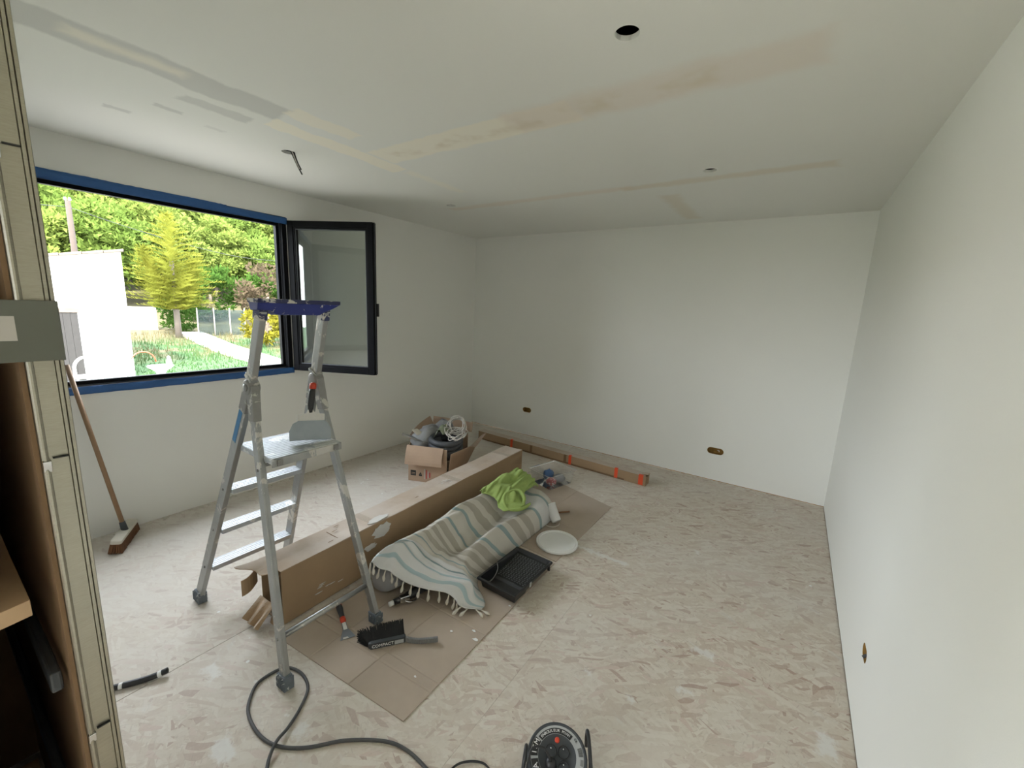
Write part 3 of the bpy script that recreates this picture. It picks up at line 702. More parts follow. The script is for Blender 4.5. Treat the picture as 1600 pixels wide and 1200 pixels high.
# wide filling knife leaning on the support leg above the platform
kn = thing('filling_knife', (1.86, -3.42, .9636), 'wide steel filling knife with black and red handle standing on the ladder platform', 'filling knife')
kb = Vector((1.80, -3.49, .9655)); ks = Vector((0.30, 0.95, 0)).normalized(); ku = Vector((-0.10, 0.10, 1)).normalized(); kn_n = ks.cross(ku).normalized()
ks = Vector((0.42, 0.90, -0.06)).normalized(); c0 = Vector((1.842, -3.425, .967)); ku = Vector((-0.12, 0.14, 1)).normalized(); ku = (ku - ks * ku.dot(ks)).normalized(); kn_n = ks.cross(ku)
def K(a, h, c=0): return c0 + ks * a + ku * h + kn_n * c
bl = [(-.088, 0.006), (.088, .006), (.090, .05), (.075, .085), (.045, .102), (-.045, .102), (-.075, .085), (-.090, .05)]
MB().prism([K(a, h, -.001) for a, h in bl], kn_n * .002).build('blade', 'steel', kn)
MB().prism([K(a, h, -.006) for a, h in ((-.055, .098), (.06, .098), (.06, .128), (.02, .132), (.01, .15), (-.012, .15), (-.02, .132), (-.055, .128))], kn_n * .012).build('blade_clamp', 'plaster', kn, bevel=.002)
hd = MB().tube([K(0, .135), K(-.001, .15), K(0, .17), K(.003, .20), K(.006, .235), K(.008, .25)], [.009, .011, .014, .0155, .014, .012], 12).build('handle', 'black', kn)
MB().tube([K(.0077, .246), K(.009, .262), K(.010, .272), K(.010, .277)], [.0148, .0155, .014, .006], 12).build('handle_cap', 'red', kn)

# ================================================================== LONG CARDBOARD BOX
bx = thing('long_cardboard_box', (1.62, -2.4, 0), 'very long brown cardboard box lying under the stepladder with torn open end', 'cardboard box')
ang = R(1.9); bd = Vector((-math.sin(ang), math.cos(ang), 0)); bs = Vector((math.cos(ang), math.sin(ang), 0))    # along, across (+x)
b0 = Vector((1.733, -3.545, 0.0075)); BW = .19; BH = .293; BL = 2.30
def B(a, c, z): return b0 + bd * a - bs * c + Vector((0, 0, z))
nl = 24
def wav(a, k): return 0.004 * noise.noise(Vector((a * 3.1, k * 5, 0)))
def panel(name, f, nu=nl, nv=2, mat='card', th=.004):
    b = MB().sheet(f, nu, nv); b.sm = [False] * len(b.sm)
    return b.build(name, mat, bx, solid=th)
panel('front_panel', lambda u, v: B(u * BL, wav(u * BL, v), v * BH))
panel('back_panel', lambda u, v: B(u * BL, BW + wav(u * BL, v + 3), v * BH))
tp = panel('top_panel', lambda u, v: B(u * BL, v * BW, BH + .003 * noise.noise(Vector((u * 7, v, 4))) - .004 * math.sin(v * math.pi)))
panel('bottom_panel', lambda u, v: B(u * BL, v * BW, 0.0))
panel('end_panel', lambda u, v: B(BL - .002, u * BW, v * BH), 2)
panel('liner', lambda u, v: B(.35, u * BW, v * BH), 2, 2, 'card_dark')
# torn flaps at the open end
panel('torn_flap', lambda u, v: B(-.115 * u * (0.35 + .65 * v) * (1 + .15 * math.sin(v * 9)), .02 + (BW - .02) * v, BH + .006 * u - .012 * u * u * math.sin(v * 5)), 5, 10)
panel('side_flap', lambda u, v: B(-.02 - .11 * u + .02 * u * u, BW + .004 - .03 * u - .02 * math.sin(u * 3), BH - .035 - .085 * v - .018 * u), 6, 3)
panel('end_flap', lambda u, v: B(-.025 * v + .0 * u - .012 * math.sin(v * 8), .015 + .03 * u + .01 * v, .01 + .26 * (1 - v) * (1 - .25 * u)), 3, 8)
panel('crumpled_flap', lambda u, v: B(-.015 - .085 * u - .012 * math.sin(v * 14) * u, .05 + .13 * v, .012 + .085 * (1 - u) + .014 * math.sin(v * 14) * u), 6, 12)
# straps of clear tape, plaster smear
for a in (0.55, 1.35, 2.05):
    MB().sheet(lambda u, v: B(a + .05 * u, v * BW, BH + .006), 1, 2).build('clear_tape', 'tape_clear', bx)
def smear(name, pts, off, mat='plaster'):
    return MB().prism(pts, off).build(name, mat, bx)
rnd = random.Random(8)
def blob(ca, cz, ra, rz, seed, n=18):
    r_ = random.Random(seed); return [(ca + ra * math.cos(t) * r_.uniform(.7, 1.1), cz + rz * math.sin(t) * r_.uniform(.7, 1.1)) for t in [2 * math.pi * i / n for i in range(n)]]
smear('plaster_smear', [B(a, -.0045, z) for a, z in blob(.62, .235, .075, .05, 1)], bs * .003)
smear('plaster_smear', [B(a, -.0045, z) for a, z in blob(.53, .165, .045, .022, 2)], bs * .003)
smear('plaster_smear', [B(a, c, BH + .0055) for a, c in blob(.62, .03, .08, .03, 6)], Vector((0, 0, .002)))
for i in range(9):
    a, z = .18 + rnd.random() * .14, .05 + rnd.random() * .06
    smear('plaster_scuff', [B(p, -.0042, q) for p, q in blob(a, z, .020, .0025, 20 + i, 8)], bs * .001)
for i in range(7):
    a, c = 1.25 + rnd.random() * .16, .03 + rnd.random() * .07
    smear('plaster_scuff', [B(p, q, BH + .0055) for p, q in blob(a, c, .02, .004, 40 + i, 8)], Vector((0, 0, .001)))
for a, c in ((.38, .12), (.30, .04), (.98, .06), (.42, .16)):
    smear('torn_slit', [B(p, q, BH + .0052) for p, q in blob(a, c, .020, .003, int(a * 99), 8)], Vector((0, 0, .001)), 'card_dark')

# ================================================================== CARDBOARD SHEETS on the floor
def sheet_card(name, c00, c10, c11, c01, us, vs, label, t=.0045):
    c = [Vector(p) for p in (c00, c10, c11, c01)]; m = MB()
    def S(u, v, z): return (c[0] * (1 - u) + c[1] * u) * (1 - v) + (c[3] * (1 - u) + c[2] * u) * v + Vector((0, 0, z))
    def lines(cr, n):
        L = {0.0: 0, 1.0: 0}
        for i in range(1, n): L[i / n] = 0
        for q in cr:
            L[q - .006] = 0; L[q] = -.0028; L[q + .006] = 0
        return sorted(L.items())
    lu, lv = lines(us, 8), lines(vs, 12); nu = len(lu)
    g = [[S(u, v, t + du + dv + .0008 * noise.noise(Vector((u * 5, v * 9, 1)))) for u, du in lu] for v, dv in lv]
    V = [p for row in g for p in row]; F = [(j * nu + i, j * nu + i + 1, (j + 1) * nu + i + 1, (j + 1) * nu + i) for j in range(len(lv) - 1) for i in range(nu - 1)]
    m.add(V, F)
    rim = [i for i in range(nu)] + [j * nu + nu - 1 for j in range(1, len(lv))] + [(len(lv) - 1) * nu + i for i in range(nu - 2, -1, -1)] + [j * nu for j in range(len(lv) - 2, 0, -1)]
    o = len(V); k = len(rim); low = [Vector((V[i].x, V[i].y, .0004)) for i in rim]
    m.v += low; m.f += [(rim[i], rim[(i + 1) % k], o + (i + 1) % k, o + i) for i in range(k)]; m.sm += [False] * k
    m.f.append(tuple(o + i for i in range(k))); m.sm.append(False)
    m.sm = [False] * len(m.f)
    return tag(m.build(name, 'card_sheet'), label, 'cardboard')
sheet_card('cardboard_sheet', (1.77, -3.602, 0), (2.592, -3.525, 0), (2.568, -2.235, 0), (1.76, -2.19, 0), (.30, .62), (.12, .16, .42), 'flat creased cardboard sheet on the floor under the hand brush and scraper')
sheet_card('cardboard_sheet', (1.78, -2.17, 0), (2.565, -2.215, 0), (2.567, -1.237, 0), (1.84, -1.03, 0), (.5,), (.45,), 'flat cardboard sheet on the floor under the white lid')

# ================================================================== TOWEL over a wrapped bundle
ZF = .006
sec = [(-3.12, 1.90, .055, .13), (-3.06, 1.91, .085, .17), (-2.9, 1.92, .105, .20), (-2.4, 1.93, .11, .21), (-1.95, 1.94, .11, .21), (-1.80, 1.95, .09, .17), (-1.76, 1.95, .05, .11)]
m = MB(); n = 18; V = []
for k, (y, x, hw, h) in enumerate(sec):
    for j in range(n):
        a = 2 * math.pi * j / n; c, s_ = math.cos(a), math.sin(a)
        w_ = 1 + .16 * noise.noise(Vector((c * 2, s_ * 2, y * 6)))
        V.append(Vector((x + hw * w_ * math.copysign(abs(c) ** .7, c), y, max(ZF + .001, h / 2 + ZF + h / 2 * w_ * math.copysign(abs(s_) ** .7, s_)))))
F = [(k * n + j, k * n + (j + 1) % n, (k + 1) * n + (j + 1) % n, (k + 1) * n + j) for k in range(len(sec) - 1) for j in range(n)] + [tuple(range(n))[::-1], tuple((len(sec) - 1) * n + j for j in range(n))]
tag(m.add(V, F, True).build('wrapped_bundle', 'film', sub=1), 'bundle wrapped in cloudy plastic film under the striped towel', 'bundle')
rows = [
 [(1.915, -3.165, .15), (1.947, -3.178, .245), (1.997, -3.12, .20), (2.075, -3.076, .14), (2.183, -3.018, .10), (2.314, -2.952, .09), (2.38, -2.943, .045), (2.46, -2.87, .017)],
 [(1.84, -3.07, .13), (1.915, -3.10, .265), (1.955, -2.998, .28), (2.07, -2.974, .22), (2.215, -2.919, .16), (2.337, -2.831, .12), (2.39, -2.84, .05), (2.445, -2.815, .017)],
 [(1.83, -2.95, .13), (1.942, -2.96, .285), (2.0, -2.91, .265), (2.078, -2.86, .20), (2.185, -2.83, .15), (2.262, -2.775, .105), (2.285, -2.74, .05), (2.305, -2.71, .012)],
 [(1.81, -2.76, .10), (1.94, -2.82, .28), (1.985, -2.79, .27), (2.047, -2.77, .18), (2.119, -2.74, .135), (2.222, -2.72, .14), (2.262, -2.66, .06), (2.28, -2.62, .012)],
 [(1.80, -2.60, .10), (1.925, -2.66, .275), (1.975, -2.63, .275), (2.05, -2.60, .18), (2.13, -2.60, .13), (2.203, -2.552, .19), (2.262, -2.46, .09), (2.285, -2.40, .012)],
 [(1.80, -2.36, .10), (1.918, -2.44, .28), (1.967, -2.40, .285), (2.04, -2.375, .19), (2.13, -2.37, .14), (2.215, -2.30, .20), (2.275, -2.22, .10), (2.285, -2.17, .012)],
 [(1.80, -2.13, .10), (1.912, -2.20, .28), (1.965, -2.14, .295), (2.07, -2.12, .22), (2.139, -2.10, .185), (2.262, -2.05, .215), (2.285, -1.97, .10), (2.285, -1.94, .012)],
 [(1.80, -1.92, .10), (1.90, -1.90, .28), (1.945, -1.84, .295), (2.01, -1.80, .25), (2.08, -1.79, .22), (2.223, -1.77, .20), (2.275, -1.74, .12), (2.29, -1.73, .03)],
 [(1.82, -1.80, .10), (1.90, -1.74, .18), (1.945, -1.71, .18), (2.01, -1.70, .15), (2.08, -1.69, .13), (2.20, -1.70, .12), (2.24, -1.69, .06), (2.26, -1.69, .02)]]
grid = [[Vector(p) for p in r_] for r_ in rows]
def towel_fn(u, v):
    p = surf(grid, u, v)
    n1 = noise.noise(Vector((u * 4.2 + 3, v * 9, 2))); n2 = noise.noise(Vector((u * 3 + v * 14, v * 22, 7)))
    n3 = abs(noise.noise(Vector((u * 2.2 + v * 3, u * 7 - v * 2, 11)))); p = p + Vector((.012 * n2, .008 * n1, .016 * n1 + .012 * n2 - .026 * n3 + .010 * abs(noise.noise(Vector((u * 9, v * 13 + u * 4, 15))))))  * min(1, (p.z - .01) * 14 if p.z > .01 else 0)
    p.z = max(p.z, ZF + .004); return p
tw = thing('striped_towel', (2.08, -2.4, .006), 'cream cotton towel with teal and taupe stripes and tasselled hem draped over a bundle', 'towel')
MB().sheet(towel_fn, 56, 110, uv=True).build('cloth', 'towel', tw, solid=.0035)
def tassel(p, d, L, seed):
    r_ = random.Random(seed); p = Vector(p); d = Vector(d).normalized()
    pts = []; q = p.copy(); 
    for i in range(6):
        pts.append(Vector((q.x, q.y, max(q.z, ZF + .009)))); q = q + d * (L / 5) + Vector((r_.uniform(-1, 1), r_.uniform(-1, 1), 0)) * .003
    return MB().tube(pts, [.0035, .004, .0042, .008, .009, .004], 8).build('tassel', 'tassel', tw)
for i in range(19):
    u = .07 + i * .0525; p = towel_fn(min(u, 1), 0)
    lay = p.z < .05
    d = (Vector((.25 * (i % 3 - 1), -1, -.15)) if lay else Vector((.05 * (i % 3 - 1), -.15, -1)))
    if i > 16: d = Vector((1, -.25 + .3 * (i - 17), -.1))
    tassel(p, d, .062, i)
# lime microfibre cloth thrown on top
g2 = [[Vector(p) for p in r_] for r_ in [
 [(1.925, -2.22, .30), (1.96, -2.23, .305), (2.04, -2.20, .275), (2.11, -2.24, .235), (2.18, -2.23, .232)],
 [(1.925, -2.08, .305), (1.97, -2.09, .345), (2.05, -2.12, .32), (2.13, -2.16, .285), (2.235, -2.13, .25)],
 [(1.915, -1.95, .31), (1.965, -1.96, .355), (2.04, -1.98, .31), (2.10, -2.02, .32), (2.17, -2.03, .25)],
 [(1.91, -1.82, .30), (1.96, -1.80, .35), (2.03, -1.80, .335), (2.09, -1.82, .30), (2.13, -1.86, .255)],
 [(1.90, -1.72, .25), (1.955, -1.71, .30), (2.02, -1.70, .27), (2.08, -1.71, .25), (2.12, -1.74, .22)]]]
def green_fn(u, v):
    p = surf(g2, u, v) + Vector((0, 0, .012)); n1 = noise.noise(Vector((u * 5, v * 6, 3))); n2 = noise.noise(Vector((u * 11, v * 5 + u * 6, 9)))
    p += Vector((.018 * n2 + .02 * math.sin(v * 7) * (u - .5), .022 * n1, .020 * n1 + .016 * n2)); return p
gc = thing('green_cloth', (2.03, -1.97, .25), 'crumpled lime green microfibre cloth on the far end of the striped towel', 'cloth')
MB().sheet(green_fn, 44, 44).build('cloth', 'green_cloth', gc, solid=.004)
MB().tube(smooth_path([(2.235, -2.14, .255), (2.215, -2.08, .285), (2.16, -2.05, .315), (2.12, -2.08, .325), (2.10, -2.15, .31), (2.12, -2.2, .28), (2.17, -2.22, .25), (2.22, -2.18, .245), (2.25, -2.12, .25), (2.262, -2.07, .262)], 5), [.007 + .008 * abs(math.sin(i * .21)) for i in range(46)], 9).build('twisted_hem', 'green_cloth', gc)
# mixer tap / tool poking out under the hem
tl = thing('spray_gun', (2.08, -3.08, ZF), 'black and chrome spray gun lying half under the towel hem', 'spray gun')
MB().tube([(2.085, -3.06, .033), (2.10, -2.98, .040), (2.12, -2.90, .042)], [.022, .026, .024], 14).build('body', 'black', tl)
MB().tube([(2.056, -3.152, .030), (2.062, -3.128, .031)], .013, 14).build('nozzle', 'white_plastic', tl)
MB().tube([(2.062, -3.128, .031), (2.086, -3.06, .034)], .0165, 14).build('collar', 'black', tl)
MB().box((2.088, -3.075, .038), (.03, .055, .034), Matrix.Rotation(R(-20), 3, 'Z')).build('metal_block', 'chrome', tl, bevel=.004)
MB().tube(smooth_path([(2.11, -3.09, .04), (2.13, -3.07, .03), (2.13, -3.03, .02), (2.115, -2.99, .022)]), .005, 8).build('trigger', 'chrome', tl)
# white plastic beaker at the far end
q = Vector((0, 0, 1)).rotation_difference(Vector((-.55, .25, .62)).normalized())
cup = thing('white_beaker', (2.30, -1.78, .006), 'white plastic beaker tipped against the far end of the towel', 'beaker')
MB().lathe([(.033, 0), (.036, .003), (.042, .13), (.044, .13), (.044, .136), (.038, .136), (.032, .01), (.001, .01)], 26, (2.345, -1.80, .036), q).build('body', 'white_plastic', cup)
MB().tube(smooth_path([(2.25, -1.84, .035), (2.29, -1.86, .012), (2.34, -1.85, .011), (2.362, -1.80, .011), (2.355, -1.77, .011)]), .004, 6).build('cord', 'tassel', cup)
tag(MB().tube([(2.265, -1.63, .013), (2.33, -1.55, .012)], .007, 8).build('wooden_stick', 'brownwood'), 'short brown wooden stick on the cardboard behind the white beaker', 'stick')

# ================================================================== CLEAR BAG / BIN with packets
bn = thing('clear_plastic_box', (1.93, -1.1, .0), 'clear plastic box of small packets beyond the green cloth', 'plastic box')
bang = R(-16)
RB = Matrix.Rotation(bang, 3, 'Z'); bc = Vector((1.93, -1.12, 0.008))
def Bn(x, y, z): return bc + RB @ Vector((x, y, z))
m = MB(); V = []
for (hx, hy, z) in ((.115, .14, 0), (.135, .165, .13), (.145, .175, .132), (.145, .175, .140)):
    V += [Bn(a * hx, b * hy, z) for a, b in ((-1, -1), (1, -1), (1, 1), (-1, 1))]
F = [(0, 1, 2, 3)] + [(k * 4 + j, k * 4 + (j + 1) % 4, k * 4 + 4 + (j + 1) % 4, k * 4 + 4 + j) for k in range(3) for j in range(4)]
m.add(V, F).build('tub', 'clear_plastic', bn)
def lump(name, mat, c, r, seed, sq=.7, lab=None, cat=None, grp=None, zmin=None):
    m = MB(); nu, nv = 16, 10; V = []
    for j in range(nv + 1):
        th = math.pi * j / nv
        for i in range(nu):
            ph = 2 * math.pi * i / nu; d = Vector((math.sin(th) * math.cos(ph), math.sin(th) * math.sin(ph), math.cos(th)))
            k = 1 + .28 * noise.noise(d * 1.7 + Vector((seed, 0, 0))) + .10 * noise.noise(d * 4 + Vector((0, seed, 0)))
            p = Vector(c) + Vector((d.x * r[0] * k, d.y * r[1] * k, d.z * r[2] * k))
            if zmin is not None: p.z = max(p.z, zmin)
            V.append(p)
    F = [(j * nu + i, j * nu + (i + 1) % nu, (j + 1) * nu + (i + 1) % nu, (j + 1) * nu + i) for j in range(nv) for i in range(nu)]
    o = m.add(V, F, True).build(name, mat)
    return tag(o, lab, cat, grp)
lump('blue_packet', 'blue_item', Bn(-.055, .0, .06), (.05, .055, .048), 1, lab='crumpled blue packet inside the clear plastic box', cat='packet', zmin=.010)
lump('red_packet', 'red_item', Bn(.055, -.07, .045), (.05, .05, .037), 2, lab='red and white printed packet inside the clear plastic box', cat='packet', zmin=.010)
lump('grey_packet', 'grey_bag', Bn(.035, .06, .045), (.06, .05, .035), 3, lab='grey packet inside the clear plastic box', cat='packet', zmin=.010)

# ================================================================== PAINT TRAY, LID
tr = thing('paint_tray', (2.46, -2.53, .006), 'black plastic roller tray with a ribbed ramp on the edge of the cardboard', 'paint tray')
TA = R(-1.0); RT = Matrix.Rotation(TA, 3, 'Z'); tc = Vector((2.462, -2.535, .006))
def T(x, y, z): return tc + RT @ Vector((x, y, z))
hx, hy = .135, .205; zr = .072
m = MB(); nx, ny = 2, 24
def depth(y):                       # y from -hy (well) to hy (shallow)
    t = (y + hy) / (2 * hy)
    return .006 if t < .34 else .006 + (t - .34) / .66 * .05
yy = [-hy + .02, -hy + .14, -hy + .142, hy - .02]
prof = [(-hy, zr), (-hy + .012, zr), (-hy + .028, .008), (-hy + .135, .006), (-hy + .150, .018), (hy - .018, .052), (hy - .006, zr), (hy, zr)]
V = []; 
for y, z in prof:
    ins = .012 if z < zr else .008
    V += [T(-hx, y, zr), T(-hx + .010, y, zr), T(-hx + .010 + ins, y, z), T(hx - .010 - ins, y, z), T(hx - .010, y, zr), T(hx, y, zr)]
F = [(k * 6 + j, k * 6 + j + 1, k * 6 + 7 + j, k * 6 + 6 + j) for k in range(len(prof) - 1) for j in range(5)]
m.add(V, F).build('tray_body', 'black', tr, solid=.003, bevel=.003)
m = MB()
for j in range(17):
    for i in range(11):
        y = -hy + .165 + j * .0128; z = .018 + (y + hy - .150) / (2 * hy - .168) * .034
        m.box(T(-.098 + i * .0196 + (.004 if j % 2 else 0), y, z + .002), (.011, .005, .005), RT)
m.build('ramp_studs', 'grey_stud', tr)
for s in (-1, 1): MB().beam(T(s * .11, hy - .010, .066), T(s * .11, hy + .004, .001), .022, .012, (1, 0, 0), .016).build('tray_foot', 'black', tr, bevel=.002)
m = MB()
for sx in (-1, 1): m.beam(T(sx * (hx - .002), -hy, zr - .006), T(sx * (hx - .002), hy, zr - .006), .006, .012, (1, 0, 0))
for sy in (-1, 1): m.beam(T(-hx, sy * (hy - .002), zr - .006), T(hx, sy * (hy - .002), zr - .006), .006, .012, (0, 1, 0))
m.build('rolled_rim', 'black', tr, bevel=.002)
MB().tube(smooth_path([T(-.13, -.02, .074), T(-.10, -.05, .06), T(-.095, -.09, .03), T(-.10, -.13, .014)]), .003, 6).build('paint_drip', 'grey_label', tr)
MB().beam(T(.1365, -.05, .074), T(.1365, -.05, .045), .016, .003, (0, 1, 0)).build('paint_drip', 'silver_label', tr)
ld = tag(MB().lathe([(.0, .006), (.122, .006), (.126, .011), (.131, .011), (.134, .007), (.139, .007), (.1435, .010), (.147, .006), (.147, -.006), (.140, -.008), (.0, -.008)], 56, (2.468, -2.022, .0165), None, False).build('bucket_lid', 'white_plastic'), 'round white plastic bucket lid lying on the cardboard edge', 'lid')

# ================================================================== HAND BRUSH, SCRAPER
br = thing('hand_brush', (2.25, -3.30, .006), 'black hand brush with COMPACT lettering lying on the cardboard', 'hand brush')
e0 = Vector((2.198, -3.392, .0)); e1 = Vector((2.297, -3.259, .0)); bdx = (e1 - e0).normalized(); bny = Vector((-bdx.y, bdx.x, 0))    # bny points away from camera
def Br(a, c, z): return e0 + bdx * a + bny * c + Vector((0, 0, z))
# lies on its side: lettered edge of the stock faces the camera, bristles point away
MB().prism([Br(.012, -.004, .007), Br(.166, -.004, .007), Br(.172, 0, .009), Br(.172, 0, .036), Br(.166, -.004, .038), Br(.012, -.004, .038), Br(0, .004, .034), Br(0, .004, .010)], bny * .024).build('stock', 'dark_grey', br, bevel=.003)
rnd = random.Random(4); m = MB()
for i in range(46):
    for j in range(22):
        a = -.004 + .172 * (i + rnd.random()) / 46; t = (j + rnd.random()) / 22; z = .010 + .028 * t
        rear = max(0, .05 - a) / .05
        L = .062 + .016 * t + rnd.uniform(-.003, .003) - .014 * rear
        p0 = Br(a, .018, z)
        p1 = Br(a - .040 * rear - .004 + rnd.uniform(-.003, .003), .018 + L * (.82 - .15 * t), max(.008, z + L * (.12 + .46 * t)))
        m.beam(p0, p1, .0032, .0032, bdx, .0022, .0022)
m.build('bristles', 'bristle_black', br)
m = MB(); V, F = text_mesh('COMPACT', .0215)
ctr = Br(.066, -.0046, .0222); up_ = Vector((0, 0, 1))
m.add([ctr + bdx * v.x * .98 + up_ * v.y - bny * v.z for v in V], F); m.build('lettering', 'white_plastic', br)
MB().prism([Br(.120, -.0046, .012), Br(.162, -.0046, .012), Br(.162, -.0046, .032), Br(.120, -.0046, .032)], bny * -.0005).build('label', 'silver_label', br)
hp = smooth_path([Br(.165, .008, .022), Br(.20, -.010, .018), Br(.24, -.024, .017), Br(.28, -.034, .020), Br(.32, -.044, .024)], 5)
m = MB(); 
for i in range(len(hp) - 1): m.beam(hp[i], hp[i + 1] + (hp[i + 1] - hp[i]) * .1, .026, .014, (0, 0, 1))
m.build('handle', 'grey_label', br, bevel=.003)
sc = thing('paint_scraper', (1.96, -3.36, .006), 'small paint scraper with dark blue and red handle lying on the cardboard', 'scraper')
MB().tube([(1.846, -3.313, .024), (1.856, -3.318, .025), (1.875, -3.326, .025), (1.91, -3.341, .022), (1.935, -3.352, .019), (1.95, -3.358, .016)], [.010, .0155, .016, .0125, .013, .010], 14).build('handle', 'dark_grey', sc)
MB().tube([(1.838, -3.31, .024), (1.847, -3.3137, .0245), (1.855, -3.3172, .025)], [.008, .0135, .0162], 14).build('end_cap', 'red', sc)
MB().tube([(1.935, -3.352, .0195), (1.95, -3.358, .017), (1.962, -3.363, .015)], [.0137, .0145, .011], 14).build('ferrule', 'red', sc)
sd = Vector((.915, -.402, 0)).normalized(); sn = Vector((-sd.y, sd.x, 0)); c0 = Vector((1.955, -3.36, .014))
pts = [(0, -.011), (.055, -.013), (.115, -.035), (.118, .035), (.055, .013), (0, .011)]
MB().prism([c0 + sd * a + sn * b + Vector((0, 0, -.06 * a)) for a, b in pts], (0, 0, .0016)).build('blade', 'steel', sc)
MB().prism([c0 + sd * a + sn * b + Vector((0, 0, -.06 * a + .0017)) for a, b in ((.01, -.008), (.058, -.009), (.058, .009), (.01, .008))], (0, 0, .003)).build('tang', 'white_plastic', sc, bevel=.001)
MB().prism([c0 + sd * a + sn * b + Vector((0, 0, -.06 * a + .0017)) for a, b in ((.104, -.02), (.114, -.022), (.116, .006), (.106, .0))], (0, 0, .001)).build('dried_filler', 'plaster', sc)

# ================================================================== BROOM
bo = thing('broom', (.235, -3.78, 0), 'wooden push broom with brown bristles leaning below the window', 'broom')
hdv = Vector((-.31, .175, 0)).normalized(); hc = Vector((.205, -3.785, .066)); tilt = Vector((.35, .60, .72)).normalized()
upb = Vector((.46, -.08, .88)).normalized(); upb = (upb - hdv * upb.dot(hdv)).normalized()
hh = Vector((.045, -3.893, 1.06)); hb0 = hc + upb * .024
ax = (hh - hb0).normalized(); acb = hdv.cross(upb)
if acb.x < 0: acb = -acb
def Bo(a, c, z): return hc + hdv * a + acb * c + upb * z
m = MB(); m.prism([Bo(-.155, -.02, 0), Bo(-.145, -.030, 0), Bo(.145, -.030, 0), Bo(.155, -.02, 0), Bo(.155, .02, 0), Bo(.145, .030, 0), Bo(-.145, .030, 0), Bo(-.155, .02, 0)], upb * .026)
m.build('head', 'cream_wood', bo, bevel=.006)
rnd = random.Random(6); m = MB()
for i in range(30):
    for j in range(6):
        a = -.142 + i * .0098; c = -.022 + j * .009
        p0 = Bo(a, c, .001); p1 = p0 - upb * .060 + acb * (.010 * (j - 1.5) * .4) + hdv * (.0006 * (i - 15)) + Vector((rnd.uniform(-1, 1), rnd.uniform(-1, 1), 0)) * .003
        if p1.z < .002: p1.z = .002
        m.beam(p0, p1, .0095, .0085, hdv, .0105, .009)
m.build('bristles', 'bristle', bo)
MB().tube([hb0 - ax * .01, hb0 + ax * .055], [.019, .0155], 14).build('ferrule', 'dark_grey', bo)
MB().tube([hb0 + ax * .02, hb0 + ax * 1.10], .0125, 14).build('handle', 'wood_handle', bo)

# ================================================================== LONG NARROW BOX at the back wall
nb = thing('narrow_cardboard_box', (1.65, -.50, 0), 'long narrow brown cardboard box with orange tape bands by the back wall', 'cardboard box')
a2 = R(-2.4); nd = Vector((math.cos(a2), math.sin(a2), 0)); nn_ = Vector((-nd.y, nd.x, 0)); n0 = Vector((.55, -.522, .001)); NL = 2.115; NW = .10; NH = .098
def Nb(a, c, z): return n0 + nd * a + nn_ * c + Vector((0, 0, z))
def npanel(name, f, nu=20, nv=2, mat='card', th=.003):
    b = MB().sheet(f, nu, nv); b.sm = [False] * len(b.sm)
    return b.build(name, mat, nb, solid=th)
npanel('front_panel', lambda u, v: Nb(u * NL, .002 * noise.noise(Vector((u * 9, v, 0))), v * NH))
npanel('back_panel', lambda u, v: Nb(u * NL, NW, v * NH))
npanel('top_panel', lambda u, v: Nb(u * (NL - .05 * v), v * NW, NH - .002 + .003 * noise.noise(Vector((u * 9, v, 3)))))
npanel('bottom_panel', lambda u, v: Nb(u * NL, v * NW, 0.0))
npanel('end_panel', lambda u, v: Nb(NL - .003, u * NW, v * NH * .82), 2)
npanel('end_flap', lambda u, v: Nb(NL - .05 + .06 * u, .03 + .065 * v, NH + .004 + .006 * u), 3, 3)
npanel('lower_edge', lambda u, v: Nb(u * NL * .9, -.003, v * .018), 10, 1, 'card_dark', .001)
for a, wd in ((.50, .032), (1.28, .032), (1.80, .034), (2.045, .045)):
    a -= .0; zz = NH + .003
    t_ = MB(); t_.add([Nb(a, -.0035, .004), Nb(a + wd, -.0035, .004), Nb(a + wd, -.0035, zz), Nb(a, -.0035, zz), Nb(a, .022, zz), Nb(a + wd, .022, zz)], [(0, 1, 2, 3), (3, 2, 5, 4)])
    t_.build('orange_tape', 'tape_orange', nb, solid=.0012)
for a in (.78, 1.22): npanel('brown_tape', lambda u, v: Nb(a + .03 * u, -.0032, v * NH), 1, 2, 'card_dark', .001)

# ================================================================== OPEN CARTON and what is in it
ct = thing('open_carton', (1.0, -1.6, 0), 'open cardboard carton with folded flaps full of cables and bags', 'carton')
ca = R(22); cd = Vector((math.cos(ca), math.sin(ca), 0)); cb = Vector((-cd.y, cd.x, 0)); k0 = Vector((.853, -1.935, .001)); CW = .375; CD = .60; CH = .335
def Ct(a, d, z): return k0 + cd * a + cb * d + Vector((0, 0, z))
def cpanel(name, f, nu=8, nv=6, mat='card_pale'):
    b = MB().sheet(f, nu, nv); b.sm = [False] * len(b.sm)
    return b.build(name, mat, ct, solid=.005)
cpanel('front_panel', lambda u, v: Ct(CW * u, 0, CH * v))
cpanel('side_panel', lambda u, v: Ct(-.05 * math.sin(u * math.pi) * v, CD * u, CH * v + .03 * u * v))
cpanel('side_panel', lambda u, v: Ct(CW + .13 * v * (.25 + .75 * min(1, u * 2.2)), .012 + CD * u, CH * v * .88))
cpanel('back_panel', lambda u, v: Ct(CW * u, CD + .02 * math.sin(u * 3.1) * v, CH * v))
cpanel('bottom_panel', lambda u, v: Ct(CW * u, CD * v, .003))
ff_ = cpanel('front_flap', lambda u, v: Ct(-.012 + (CW - .02) * u, -.006 - .05 * math.sin(v * 1.5), CH + .012 - .17 * v + .01 * u * v))
cpanel('side_flap', lambda u, v: Ct(-.03 * math.sin(u * math.pi) - .05 * v, .10 + (CD - .10) * u, CH + (.03 + .10 * v) * (.35 + .65 * u)))
